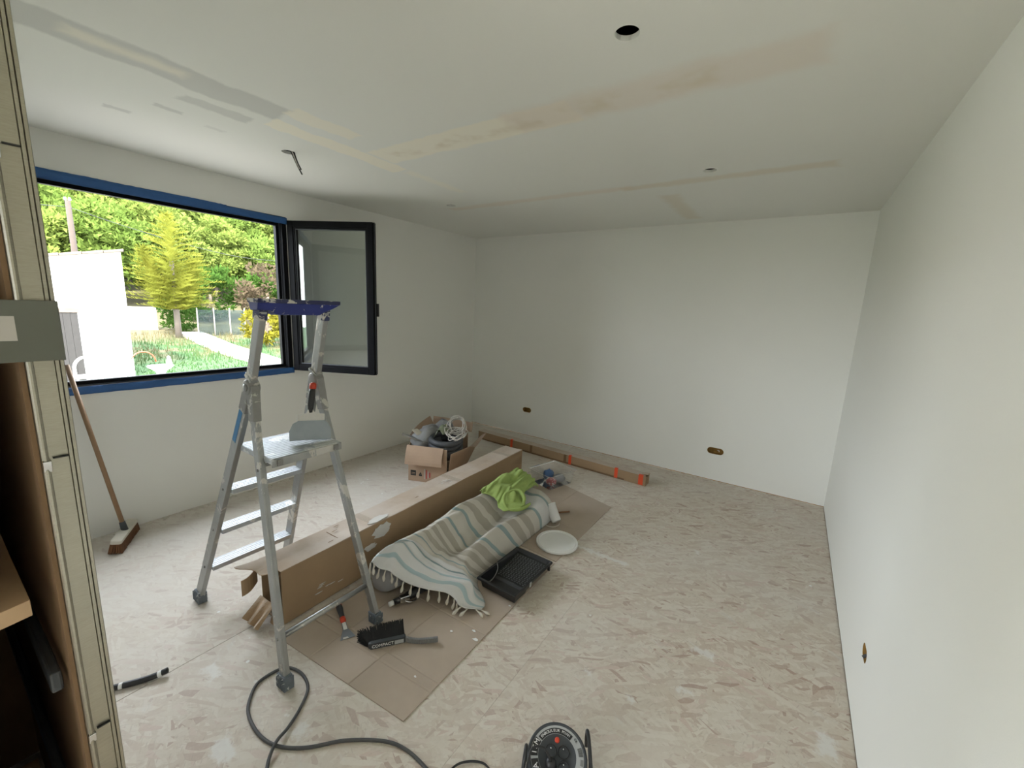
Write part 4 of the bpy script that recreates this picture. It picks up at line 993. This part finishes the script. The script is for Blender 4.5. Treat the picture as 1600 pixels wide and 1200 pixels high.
cpanel('back_flap', lambda u, v: Ct(-.02 + (CW + .06) * u, CD + .02 * math.sin(u * 3.1) + .03 * v, CH + .125 * v * (1 - .25 * u)))
cpanel('side_flap', lambda u, v: Ct(CW + .135 + .06 * v, .24 + (CD - .24) * u, CH - .036 + .03 * v + .03 * u * v - .02 * v * v))
MB().bb((0, 0, 0), (1, 1, 1)) if False else None
def decal(name, a0, a1, z0, z1, mat, d=-.0035):
    return MB().prism([Ct(a0, d, z0), Ct(a1, d, z0), Ct(a1, d, z1), Ct(a0, d, z1)], cb * -.0006).build(name, mat, ct)
d_ = decal('print_mark', .022, .075, .055, .105, 'black'); 
decal('print_stroke', .030, .067, .080, .084, 'card_pale', -.0042); decal('print_stroke', .030, .067, .068, .071, 'card_pale', -.0042)
decal('print_mark', .105, .135, .055, .072, 'black'); MB().prism([Ct(.107, -.0035, .074), Ct(.133, -.0035, .074), Ct(.120, -.0035, .095)], cb * -.0006).build('print_mark', 'black', ct)
for i, (a, mt) in enumerate(((.155, 'paper'), (.172, 'pink_box'), (.190, 'paper'), (.205, 'pink_box'))): decal('print_stripe', a, a + .013, .03 + .006 * i, .13 - .01 * i, mt)
# contents
G = 'things heaped in the open carton'
def at(a, d, z): return Ct(a, d, z)
lump('grey_bag', 'grey_bag', at(.08, .25, .30), (.105, .20, .165), 5, lab='grey dusty plastic bag beside the straightedge in the open carton', cat='bag', zmin=.02)
lump('grey_bag', 'grey_bag', at(.17, .44, .32), (.13, .11, .16), 6, lab='folded grey bag behind the conduit coil in the carton', cat='bag', zmin=.02)
def coil(name, mat, c, Rm, r, turns, dz, tilt, seed, lab, cat, jit=.01, n=26, base=None):
    r_ = random.Random(seed); q = Vector((0, 0, 1)).rotation_difference(Vector(tilt).normalized()); pts = []
    for i in range(int(turns * n) + 1):
        a = 2 * math.pi * i / n; t = i / n
        rad = Rm + jit * noise.noise(Vector((t * 2.3, seed, a * .3)))
        pts.append(Vector(c) + q @ Vector((rad * math.cos(a), rad * math.sin(a), dz * t + jit * .8 * noise.noise(Vector((a * .7, seed + 4, 0))))))
    return tag(MB().tube(pts, r, 9).build(name, mat), lab, cat)
coil('conduit_coil', 'coil', at(.275, .225, .20), .138, .027, 4.4, .047, (.10, -.12, 1), 1, 'coil of dark grey flexible conduit in the open carton', 'conduit', .012)
coil('cable_coil', 'white_cable', at(.36, .30, .475), .080, .0036, 9.0, .006, (.45, -.70, .55), 2, 'upright coil of off-white cable on top of the carton heap', 'cable', .045)
coil('cable_coil', 'white_cable', at(.40, .17, .425), .085, .0034, 6.0, .006, (.1, -.15, 1), 3, 'loose flat tangle of off-white cable on the conduit coil', 'cable', .07)
gcl = [[Vector(p) for p in r_] for r_ in [[at(.19, .14, .40), at(.22, .18, .46), at(.27, .16, .42)], [at(.20, .22, .42), at(.25, .24, .50), at(.31, .2, .43)], [at(.24, .30, .42), at(.29, .30, .455), at(.34, .27, .42)]]]
tag(MB().sheet(lambda u, v: surf(gcl, u, v) + Vector((0, 0, .02 * noise.noise(Vector((u * 5, v * 5, 1))))), 14, 14).build('mottled_rag', 'camo', solid=.004), 'mottled green and white rag on the conduit coil', 'rag')
tag(MB().beam(at(-.09, .05, .425), at(.13, .13, .335), .012, .045, (0, 0, 1)).build('metal_trowel_bar', 'alu'), 'aluminium straightedge sticking out of the open carton', 'straightedge')
tag(MB().prism([at(-.015, .10, .45), at(.02, .14, .45), at(.14, .20, .34), at(.10, .16, .32)], (0, 0, .012)).build('cream_board', 'cream_wood'), 'cream offcut of board sticking up beside the aluminium straightedge', 'board')
MB()

# ================================================================== CABLE REEL and cords
rl = thing('cable_reel', (3.175, -3.36, 0), 'black extension cable reel with four sockets and a red button', 'cable reel')
rc = Vector((3.178, -3.350, .094)); rn = Vector((.10, -.235, .96)).normalized()
rx = Vector((.875, .485, 0)); rx = (rx - rn * rx.dot(rn)).normalized(); ry = rn.cross(rx)
RQ = Matrix((rx, ry, rn)).transposed()
qr = RQ.to_quaternion()
def Rl(a, b, c): return rc + rx * a + ry * b + rn * c
MB().lathe([(.0, 0), (.098, 0), (.103, .003), (.104, .008), (.101, .012), (.096, .0125), (.094, .010), (.0, .010)], 48, rc, qr).build('front_flange', 'dark_grey', rl)
MB().lathe([(.0, -.075), (.103, -.075), (.103, -.066), (.0, -.066)], 48, rc, qr).build('rear_flange', 'black', rl)
MB().lathe([(.0, -.07), (.075, -.07)] + [(.080 + .006 * (i % 2), -.066 + i * .0062) for i in range(10)] + [(.075, -.002), (.0, -.002)], 32, rc, qr).build('wound_cable', 'grey_cable', rl)
def arc_strip(name, r0, r1, a0, a1, mat, z=.0106, n=20):
    m = MB(); V = []
    for i in range(n + 1):
        a = R(a0 + (a1 - a0) * i / n)
        for r_ in (r0, r1): V.append(Rl(r_ * math.cos(a), r_ * math.sin(a), z))
    V2 = [v + rn * .0005 for v in V]; o = len(V)
    F = [(2 * i, 2 * i + 1, 2 * i + 3, 2 * i + 2) for i in range(n)] + [(o + 2 * i, o + 2 * i + 2, o + 2 * i + 3, o + 2 * i + 1) for i in range(n)]
    return m.add(V + V2, F).build(name, mat, rl, recalc=False)
arc_strip('label_ring', .066, .092, -60, 240, 'silver_label', .0102, 60)
arc_strip('label_band', .067, .084, 48, 142, 'black', .0110)
arc_strip('label_band', .067, .091, 146, 184, 'black', .0110)
arc_strip('label_band', .067, .091, 190, 228, 'black', .0110)
arc_strip('label_window', .080, .0905, -14, -2, 'grey_label', .0110); arc_strip('label_window', .070, .0905, -50, -22, 'grey_label', .0110)
def arc_text(txt, r, a_mid, size, step, mat='white_plastic', z=.0116):
    m = MB(); n = len(txt)
    for i, ch in enumerate(txt):
        if ch == ' ': continue
        a = R(a_mid - (i - (n - 1) / 2) * step); V, F = text_mesh(ch, size)
        tx, ty = math.sin(a), -math.cos(a)
        m.add([Rl(r * math.cos(a) + v.x * tx + v.y * math.cos(a), r * math.sin(a) + v.x * ty + v.y * math.sin(a), z + v.z) for v in V], F)
    return m.build('lettering', mat, rl, recalc=False)
arc_text('ENROULEUR MINI', .0757, 95, .0125, 6.2)
arc_text('15M', .0790, 165, .024, 11.5)
arc_text('CE', .083, 38, .010, 5, 'black'); arc_text('A', .079, 205, .026, 5)
for i in range(9): arc_strip('barcode_bar', .075, .090, 4 + i * 2.0, 4.9 + i * 2.0, 'black', .0110, 2)
for a, b in ((-.022, .012), (.022, .012), (-.022, -.032), (.022, -.032)):
    s_ = MB().lathe([(.0195, .0098), (.0205, .0135), (.0185, .0140), (.017, .0120), (.016, .003), (.0, .003)], 24, Rl(a, b, 0), qr).build('socket', 'black', rl)
    MB().lathe([(.0025, .003), (.0025, .013), (.001, .014)], 8, Rl(a, b + .009, 0), qr).build('earth_pin', 'chrome', s_)
MB().lathe([(.0085, .009), (.0085, .0155), (.006, .017), (.0, .017)], 16, Rl(0, .046, 0), qr).build('reset_button', 'red', rl)
# tubular stand: a bent hoop either side of the drum
for sx, far in ((1, .060), (-1, -.005)):
    pts = [Rl(sx * .112, -.16, -.06), Rl(sx * .116, -.06, -.015), Rl(sx * .112, far - .02, .022), Rl(sx * .108, far + .012, .030), Rl(sx * .108, far + .022, .012), Rl(sx * .108, far + .020, -.03), Rl(sx * .110, far + .02, -.075)]
    pts = [Vector((p.x, p.y, max(p.z, .0085))) for p in pts]
    MB().tube(smooth_path(pts, 6), .0068, 10).build('stand_hoop', 'black', rl)
a_, b_2 = Rl(-.112, -.16, -.06), Rl(.112, -.16, -.06)
MB().tube([(a_.x, a_.y, .0085), (b_2.x, b_2.y, .0085)], .0068, 10).build('stand_bar', 'black', rl)
pg = MB(); pg.lathe([(.017, 0), (.018, .03), (.012, .042)], 16, Rl(-.022, -.032, .008), qr).build('plug', 'black', rl)
MB().tube(smooth_path([Rl(-.022, -.032, .048), Rl(-.045, -.015, .085), Rl(-.085, -.02, .09), Rl(-.10, -.06, .08), Rl(-.115, -.10, .06), (2.99, -3.462, .006), (2.943, -3.461, .006), (2.901, -3.484, .006), (2.871, -3.519, .006), (2.865, -3.56, .006), (2.88, -3.62, .006)], 6), .0038, 8).build('plugged_lead', 'black', rl)
cab = [(2.95, -3.66, .0065), (2.875, -3.605, .0065), (2.788, -3.594, .0065), (2.686, -3.593, .0065), (2.595, -3.621, .0065), (2.478, -3.704, .0065), (2.389, -3.801, .0065), (2.301, -3.86, .0065), (2.202, -3.881, .0065), (2.083, -3.866, .0065), (2.006, -3.82, .0065), (1.968, -3.766, .0065), (1.99, -3.79 + .03, .0065), ]
cab = cab[:12] + [(1.985, -3.675, .0065), (2.067, -3.645, .0065), (2.161, -3.667, .0065), (2.22, -3.731, .0065), (2.264, -3.805, .010), (2.291, -3.862, .021), (2.330, -3.91, .010), (2.40, -3.95, .0065), (2.52, -4.0, .0065), (2.7, -4.05, .0065)]
tag(MB().tube(smooth_path(cab, 8), .0062, 9).build('extension_cord', 'grey_cable'), 'grey extension cord looping round the ladder foot across the floor', 'cord')
# black conduit by the frame
cn = thing('conduit_stub', (1.58, -4.05, 0), 'black conduit stub with white paint bands lying beside the door frame', 'conduit')
cp = smooth_path([(1.47, -4.29, .0125), (1.50, -4.20, .0125), (1.545, -4.125, .0125), (1.58, -4.065, .0125), (1.604, -4.02, .016), (1.622, -3.983, .024)], 6)
MB().tube(cp, .012, 14).build('pipe', 'black', cn)
MB().tube(cp[-6:-3], .0128, 14).build('paint_band', 'white_plastic', cn); MB().tube(cp[12:14], .0127, 14).build('paint_band', 'white_plastic', cn)
MB().tube([cp[-1], cp[-1] + (cp[-1] - cp[-2]).normalized() * .001], .0095, 14).build('bore', 'void', cn)
# wires hanging from the ceiling cut-out
wl = thing('ceiling_wires', (.955, -2.97, 2.38), 'black and white wires hanging from the ceiling cut-out by the window', 'wires')
MB().tube(smooth_path([(.945, -2.985, 2.56), (.965, -2.965, 2.50), (.995, -2.95, 2.43), (1.02, -2.935, 2.375)]), .0042, 7).build('wire', 'black', wl)
MB().tube(smooth_path([(.955, -2.975, 2.56), (.975, -2.955, 2.50), (1.01, -2.955, 2.44), (1.045, -2.955, 2.395)]), .0038, 7).build('wire', 'black', wl)
MB().tube(smooth_path([(.950, -2.980, 2.56), (.970, -2.962, 2.50), (1.0, -2.955, 2.44), (1.022, -2.95, 2.405)]), .0040, 7).build('wire', 'white_cable', wl)

# ================================================================== OUTSIDE
GZ = -0.9
def ground_z(x, y):
    d = max(0, -x - 15.0)
    return GZ + .055 * d + max(0, -x - 26) * .09 + .10 * noise.noise(Vector((x * .25, y * .25, 0))) * min(1, d / 6)
m = MB()
m.sheet(lambda u, v: Vector((-.34 - 85 * u, -40 + 90 * v, ground_z(-.34 - 85 * u, -40 + 90 * v))), 70, 60)
tag(m.build('lawn', 'grass', origin=(-30, 0, GZ)), kind='structure')
struct(MB().bb((-.34, -40, GZ - .2), (30, 40, GZ)).build('yard', 'gravel'))
# unseen gravel strip along the house, added to bounce daylight onto the ceiling
struct(MB().bb((-7.5, -9.5, GZ - .1), (-.30, 2.5, GZ + .03)).build('terrace', 'gravel'))
# white outbuilding
ob = thing('outbuilding', (-14.6, -2.6, GZ), 'white rendered outbuilding with sloping tiled coping and grey plank door', 'building')
XB = -12.7; yb1 = -.56
def roofz(y): return 2.72 + (y - yb1) * .205
m = MB(); m.prism([(XB, yb1, GZ - .2), (XB, yb1, roofz(yb1)), (XB, yb1 - 6, roofz(yb1 - 6)), (XB, yb1 - 6, GZ - .2)], (-5, 0, 0)); m.build('wall', 'render', ob)
for i in range(14):
    y0 = yb1 + .06 - i * .44; y1 = y0 - .43
    MB().prism([(XB + .07, y0, roofz(y0) - .01), (XB + .07, y0, roofz(y0) + .075), (XB + .07, y1, roofz(y1) + .06), (XB + .07, y1, roofz(y1) - .01)], (-.4, 0, 0)).build('coping_tile', 'tile', ob, bevel=.015)
dr_y0, dr_y1, dz = -1.62, -2.9, .98
for i in range(9):
    y = dr_y0 - .145 * i
    MB().bb((XB, y - .14, GZ), (XB + .03, y, dz)).build('door_plank', 'old_wood', ob)
MB().bb((XB, dr_y1 - .1, dz), (XB + .05, dr_y0 + .03, dz + .12)).build('lintel', 'tile', ob)
# low wall and path of pale stone
def slab(name, pts, h, mat, lab, cat):
    m = MB(); V = []
    for x, y in pts: V.append(Vector((x, y, ground_z(x, y) - .1)))
    W_ = [v + Vector((0, 0, h + .1)) for v in V]; k = len(V)
    m.add(V + W_, [tuple(range(k))[::-1], tuple(range(k, 2 * k))] + [(i, (i + 1) % k, k + (i + 1) % k, k + i) for i in range(k)])
    return tag(m.build(name, mat), lab, cat)
slab('garden_path', [(-12.3, 3.0), (-13.2, 3.1), (-17.6, 3.2), (-22.5, 3.7), (-22.5, 4.7), (-17.6, 4.2), (-13.0, 3.9), (-12.0, 3.7)], .16, 'stone', 'pale stone garden path running back from the lawn', 'path')
slab('low_wall', [(-25, -1.5), (-24.5, 3.4), (-25.0, 3.4), (-25.5, -1.5)], 1.15, 'render', 'low white garden wall behind the golden conifer', 'wall')
slab('far_terrace', [(-27, -4), (-27, 0.2), (-31, 1.0), (-31, -4)], .9, 'render', 'white terrace bank between outbuilding and conifer', 'terrace')
fp = thing('fence_panel', (-22.0, 5.1, ground_z(-22, 5.1)), 'translucent pale garden fence panel beside the yellow shrub', 'fence')
gz = ground_z(-22, 5.1)
MB().bb((-22.02, 4.35, gz), (-22.0, 6.6, gz + 1.35)).build('sheet', 'mesh_fence', fp)
for y in (4.35, 5.1, 5.85, 6.6): MB().tube([(-21.97, y, gz - .1), (-21.97, y, gz + 1.45)], .03, 8).build('post', 'stone', fp)
# bird table on the lawn
bt = thing('bird_table', (-9.1, -.93, GZ), 'white bird table standing on the lawn beside the outbuilding', 'bird table')
MB().bb((-9.28, -1.11, GZ), (-8.92, -.75, GZ + .12)).build('plinth', 'render', bt)
MB().lathe([(.16, 0), (.14, .05), (.07, .10), (.07, .42), (.11, .50)], 20, (-9.1, -.93, GZ + .12)).build('pedestal', 'render', bt)
MB().lathe([(.10, .50), (.24, .60), (.26, .64), (.23, .64), (.1, .58), (.0, .57)], 24, (-9.1, -.93, GZ + .12)).build('basin', 'render', bt)
MB().lathe([(.03, .60), (.06, .68), (.045, .76), (.03, .80), (.035, .84), (.0, .87)], 12, (-9.1, -.75, GZ + .12)).build('bird_figure', 'render', bt)
# chair by the door
chx = thing('garden_chair', (-10.6, -1.95, GZ), 'white plastic garden chair in front of the plank door', 'chair')
MB().tube(smooth_path([(-10.35, -2.2, GZ + .42), (-10.35, -2.2, GZ + .72), (-10.36, -2.1, GZ + .88), (-10.36, -1.95, GZ + .92), (-10.36, -1.8, GZ + .88), (-10.35, -1.7, GZ + .72), (-10.35, -1.7, GZ + .42)], 4), .03, 8).build('backrest', 'white_plastic', chx)
MB().bb((-10.8, -2.2, GZ + .40), (-10.33, -1.7, GZ + .44)).build('seat', 'white_plastic', chx, bevel=.015)
for x in (-10.78, -10.36):
    for y in (-2.17, -1.73): MB().tube([(x, y, GZ), (x, y, GZ + .42)], .022, 8).build('leg', 'white_plastic', chx)
hs = [(-12.3 + .02 * a, -.44 + .30 * math.cos(a), GZ + .45 + .32 * math.sin(a)) for a in [i * .35 for i in range(9)]]
tag(MB().tube(hs, .016, 7).build('garden_hose', 'red'), 'red garden hose loop beside the outbuilding corner', 'hose')
# utility pole and wires
pz = ground_z(-26, .91)
up_ = thing('utility_pole', (-26, .91, pz), 'wooden utility pole with overhead wires standing in front of the pine forest', 'utility pole')
MB().tube([(-26, .91, pz - .2), (-26, .91, 5.75)], [.15, .10], 10).build('pole', 'dark_oak', up_)
MB().tube([(-26, .91, 5.45), (-26, -.6, 5.3), (-26, -6, 5.6)], .012, 5).build('wire', 'black', up_)
MB().tube(smooth_path([(-26, .91, 5.45), (-26, 3, 4.9), (-26, 6, 4.3), (-26, 9, 4.0), (-26, 14, 4.2)]), .012, 5).build('wire', 'black', up_)
for y in (.83, .99): MB().lathe([(.04, 0), (.06, .06), (.03, .14)], 8, (-26, y, 5.75)).build('insulator', 'white_plastic', up_)
# vegetation: crowns of small leaf blades
def crown_mesh(name, seed, rx_, rz_, clumps, per, size, mat, shape='round', flat=.5):
    r_ = random.Random(seed); V = []; F = []
    for c in range(clumps):
        while True:
            d = Vector((r_.uniform(-1, 1), r_.uniform(-1, 1), r_.uniform(-1, 1)))
            if .25 < d.length < 1: break
        d = d.normalized() * (d.length ** .4)
        cc = Vector((d.x * rx_, d.y * rx_, rz_ + d.z * rz_)); cr = rx_ * r_.uniform(.22, .38)
        for k in range(per):
            e = Vector((r_.gauss(0, 1), r_.gauss(0, 1), r_.gauss(0, 1))).normalized() * r_.uniform(.5, 1)
            p = cc + Vector((e.x * cr, e.y * cr, e.z * cr * .6))
            ax_ = (e + Vector((0, 0, .5)) + Vector((r_.gauss(0, .5), r_.gauss(0, .5), r_.gauss(0, .5)))).normalized()
            sd_ = ax_.cross(Vector((r_.gauss(0, 1), r_.gauss(0, 1), r_.gauss(0, 1)))).normalized(); s = size * r_.uniform(.6, 1.3); o = len(V)
            V += [p - sd_ * s * .32, p + sd_ * s * .32, p + ax_ * s]; F.append((o, o + 1, o + 2))
    me = bpy.data.meshes.new(name); me.from_pydata(V, [], F); me.materials.append(M[mat]); return me
crA = crown_mesh('pine_crown', 1, 2.2, 2.6, 85, 120, .26, 'pine2')
crB = crown_mesh('pine_crown', 2, 2.3, 2.4, 90, 120, .27, 'pine')
crC = crown_mesh('pine_crown', 3, 2.0, 3.0, 85, 120, .26, 'pine2')
shY = crown_mesh('shrub_crown', 4, .9, .8, 34, 60, .16, 'bush_y')
shG = crown_mesh('shrub_crown', 5, 1.3, 1.2, 34, 70, .2, 'bush_g')
shP = crown_mesh('shrub_crown', 6, 1.5, 1.3, 26, 55, .2, 'bush_p')
def tree_trunk(x, y, z, h, r_, mat, parent, lean=0):
    return MB().tube([(x, y, z - .3), (x + lean * .3, y, z + h * .5), (x + lean, y, z + h)], [r_, r_ * .75, r_ * .5], 8).build('trunk', mat, parent)
def plant(name, me, x, y, s, th, label, cat, group=None, rot=0, trunk='trunk', sz=None):
    z = ground_z(x, y); t = thing(name, (x, y, z), label, cat, group)
    o = bpy.data.objects.new('crown', me); COL.objects.link(o); o.parent = t; o.location = (0, 0, th); o.scale = (s, s, sz or s); o.rotation_euler = (0, 0, rot)
    if th > 0: tree_trunk(x, y, z, th + s * 1.2, .13 * s if s < 1.1 else .16, trunk, t, .15)
    return t
rnd = random.Random(21)
PL = ('low bushy pine at the foot of the forest just behind the garden shrubs', 'rounded pine in the middle of the forest behind the foremost bushy pines', 'tall pine on the upper slope with its crown above the middle pines', 'tallest pine on the crest of the hillside forest')
for row, (x0, n, ya, yb, sc_) in enumerate(((-33, 6, -1.5, 18, 1.05), (-39, 6, -1, 22, 1.3), (-47, 6, -1, 28, 1.75), (-57, 6, -1, 34, 2.3))):
    for i in range(n):
        y = ya + (yb - ya) * (i + .5) / n + rnd.uniform(-.3, .3); x = x0 + rnd.uniform(-1.0, 1.0)
        me = (crA, crB, crC)[(i + row) % 3]
        plant('pine_tree', me, x, y, sc_ * rnd.uniform(.88, 1.05), rnd.uniform(.8, 1.6), PL[row], 'tree', ('pines at the forest foot', 'pines in mid forest', 'pines on the upper slope', 'pines on the crest')[row], rnd.random() * 6)
# golden conifer with layered sprays
def conifer(x, y, h, label):
    z = ground_z(x, y); t = thing('golden_conifer', (x, y, z), label, 'tree'); r_ = random.Random(9); V = []; F = []
    tops = [((0, 0), h, 1.0), ((.0, -1.05), h * .72, .62), ((.1, .9), h * .66, .62)]
    for (ox, oy), hh_, sc_ in tops:
        nl_ = 24
        for k in range(nl_):
            f = k / (nl_ - 1); zz = 1.35 + (hh_ - 1.35) * f; L = (2.15 * (1 - f) ** .75 + .12) * sc_ * (1 if f > .1 else .8)
            for j in range(6):
                a = j * 1.047 + k * 1.1 + r_.uniform(-.2, .2); dv = Vector((math.cos(a), math.sin(a), .42 + .3 * f)).normalized(); Lr = L * r_.uniform(.55, 1.25)
                b0_ = Vector((ox * (.3 + f), oy * (.3 + .7 * f), zz))
                ns = max(5, int(Lr * 11))
                for q_ in range(ns):
                    tpos = (q_ + 1) / ns; p = b0_ + dv * Lr * tpos + Vector((0, 0, -.22 * Lr * tpos * tpos))
                    for sgn in (-1, 1):
                        sd_ = Vector((-math.sin(a), math.cos(a), 0)) * sgn; tip = p + (sd_ * .6 + dv * .7 + Vector((0, 0, r_.uniform(-.1, .35)))).normalized() * .36 * (1.15 - .5 * tpos) * r_.uniform(.6, 1.2)
                        o = len(V); V.extend([p - dv * .045, p + dv * .045, tip]); F.append((o, o + 1, o + 2))
    me = bpy.data.meshes.new('foliage'); me.from_pydata(V, [], F); me.materials.append(M['conifer'])
    o = bpy.data.objects.new('foliage', me); COL.objects.link(o); o.parent = t
    tree_trunk(x, y, z, h * .8, .15, 'pale_trunk', t)
    return t
conifer(-21.5, 3.35, 5.7, 'golden green conifer with layered sprays and pale trunk on the lawn edge')
plant('yellow_shrub', shY, -17.6, 5.6, 1.0, .25, 'round yellow leaved shrub beside the stone path', 'shrub', trunk='trunk')
plant('green_shrub', shG, -24.0, 4.2, .75, 0, 'dark green shrub behind the conifer trunk', 'shrub')
plant('green_shrub', shG, -24.5, 12.2, 1.3, .5, 'bright green bush on the slope beyond the pinkish shrub', 'shrub')
plant('pink_shrub', shP, -25, 9.3, 1.15, .8, 'pinkish bare shrub between conifer and bright green bush', 'shrub')
plant('dry_shrub', shP, -18.5, 8.2, .8, .3, 'sparse dry shrub behind the yellow shrub', 'shrub', rot=1)
plant('dry_shrub', shY, -22.6, .6, .8, 0, 'low yellowish shrub against the white garden wall', 'shrub', rot=2)
plant('green_shrub', shG, -27.5, 7.0, 1.3, .2, 'mid green bush behind the pinkish shrub', 'shrub', rot=2)
plant('green_shrub', shG, -28, 10.5, 1.2, .2, 'green bush on the slope below the pines', 'shrub', rot=4)
rnd = random.Random(31); V = []; F = []
for i in range(9000):
    x = -8 - 15 * rnd.random(); y = -1 + 12 * rnd.random() * (abs(x) / 20); z = ground_z(x, y)
    if x > -12.2 and y < -.4 and rnd.random() < .0: continue
    h = rnd.uniform(.06, .16) * (1 if x > -15 else 2.2); d = Vector((rnd.uniform(-1, 1), rnd.uniform(-1, 1), 0)) * .03; o = len(V)
    V += [Vector((x, y, z)) - d * .6, Vector((x, y, z)) + d * .6, Vector((x + d.y * 2, y + d.x * 2, z + h))]; F.append((o, o + 1, o + 2))
me = bpy.data.meshes.new('grass_tufts'); me.from_pydata(V, [], F); me.materials.append(M['grass'])
o = bpy.data.objects.new('grass_tufts', me); COL.objects.link(o); tag(o, 'tufts of grass growing over the lawn outside', 'grass', kind='stuff')
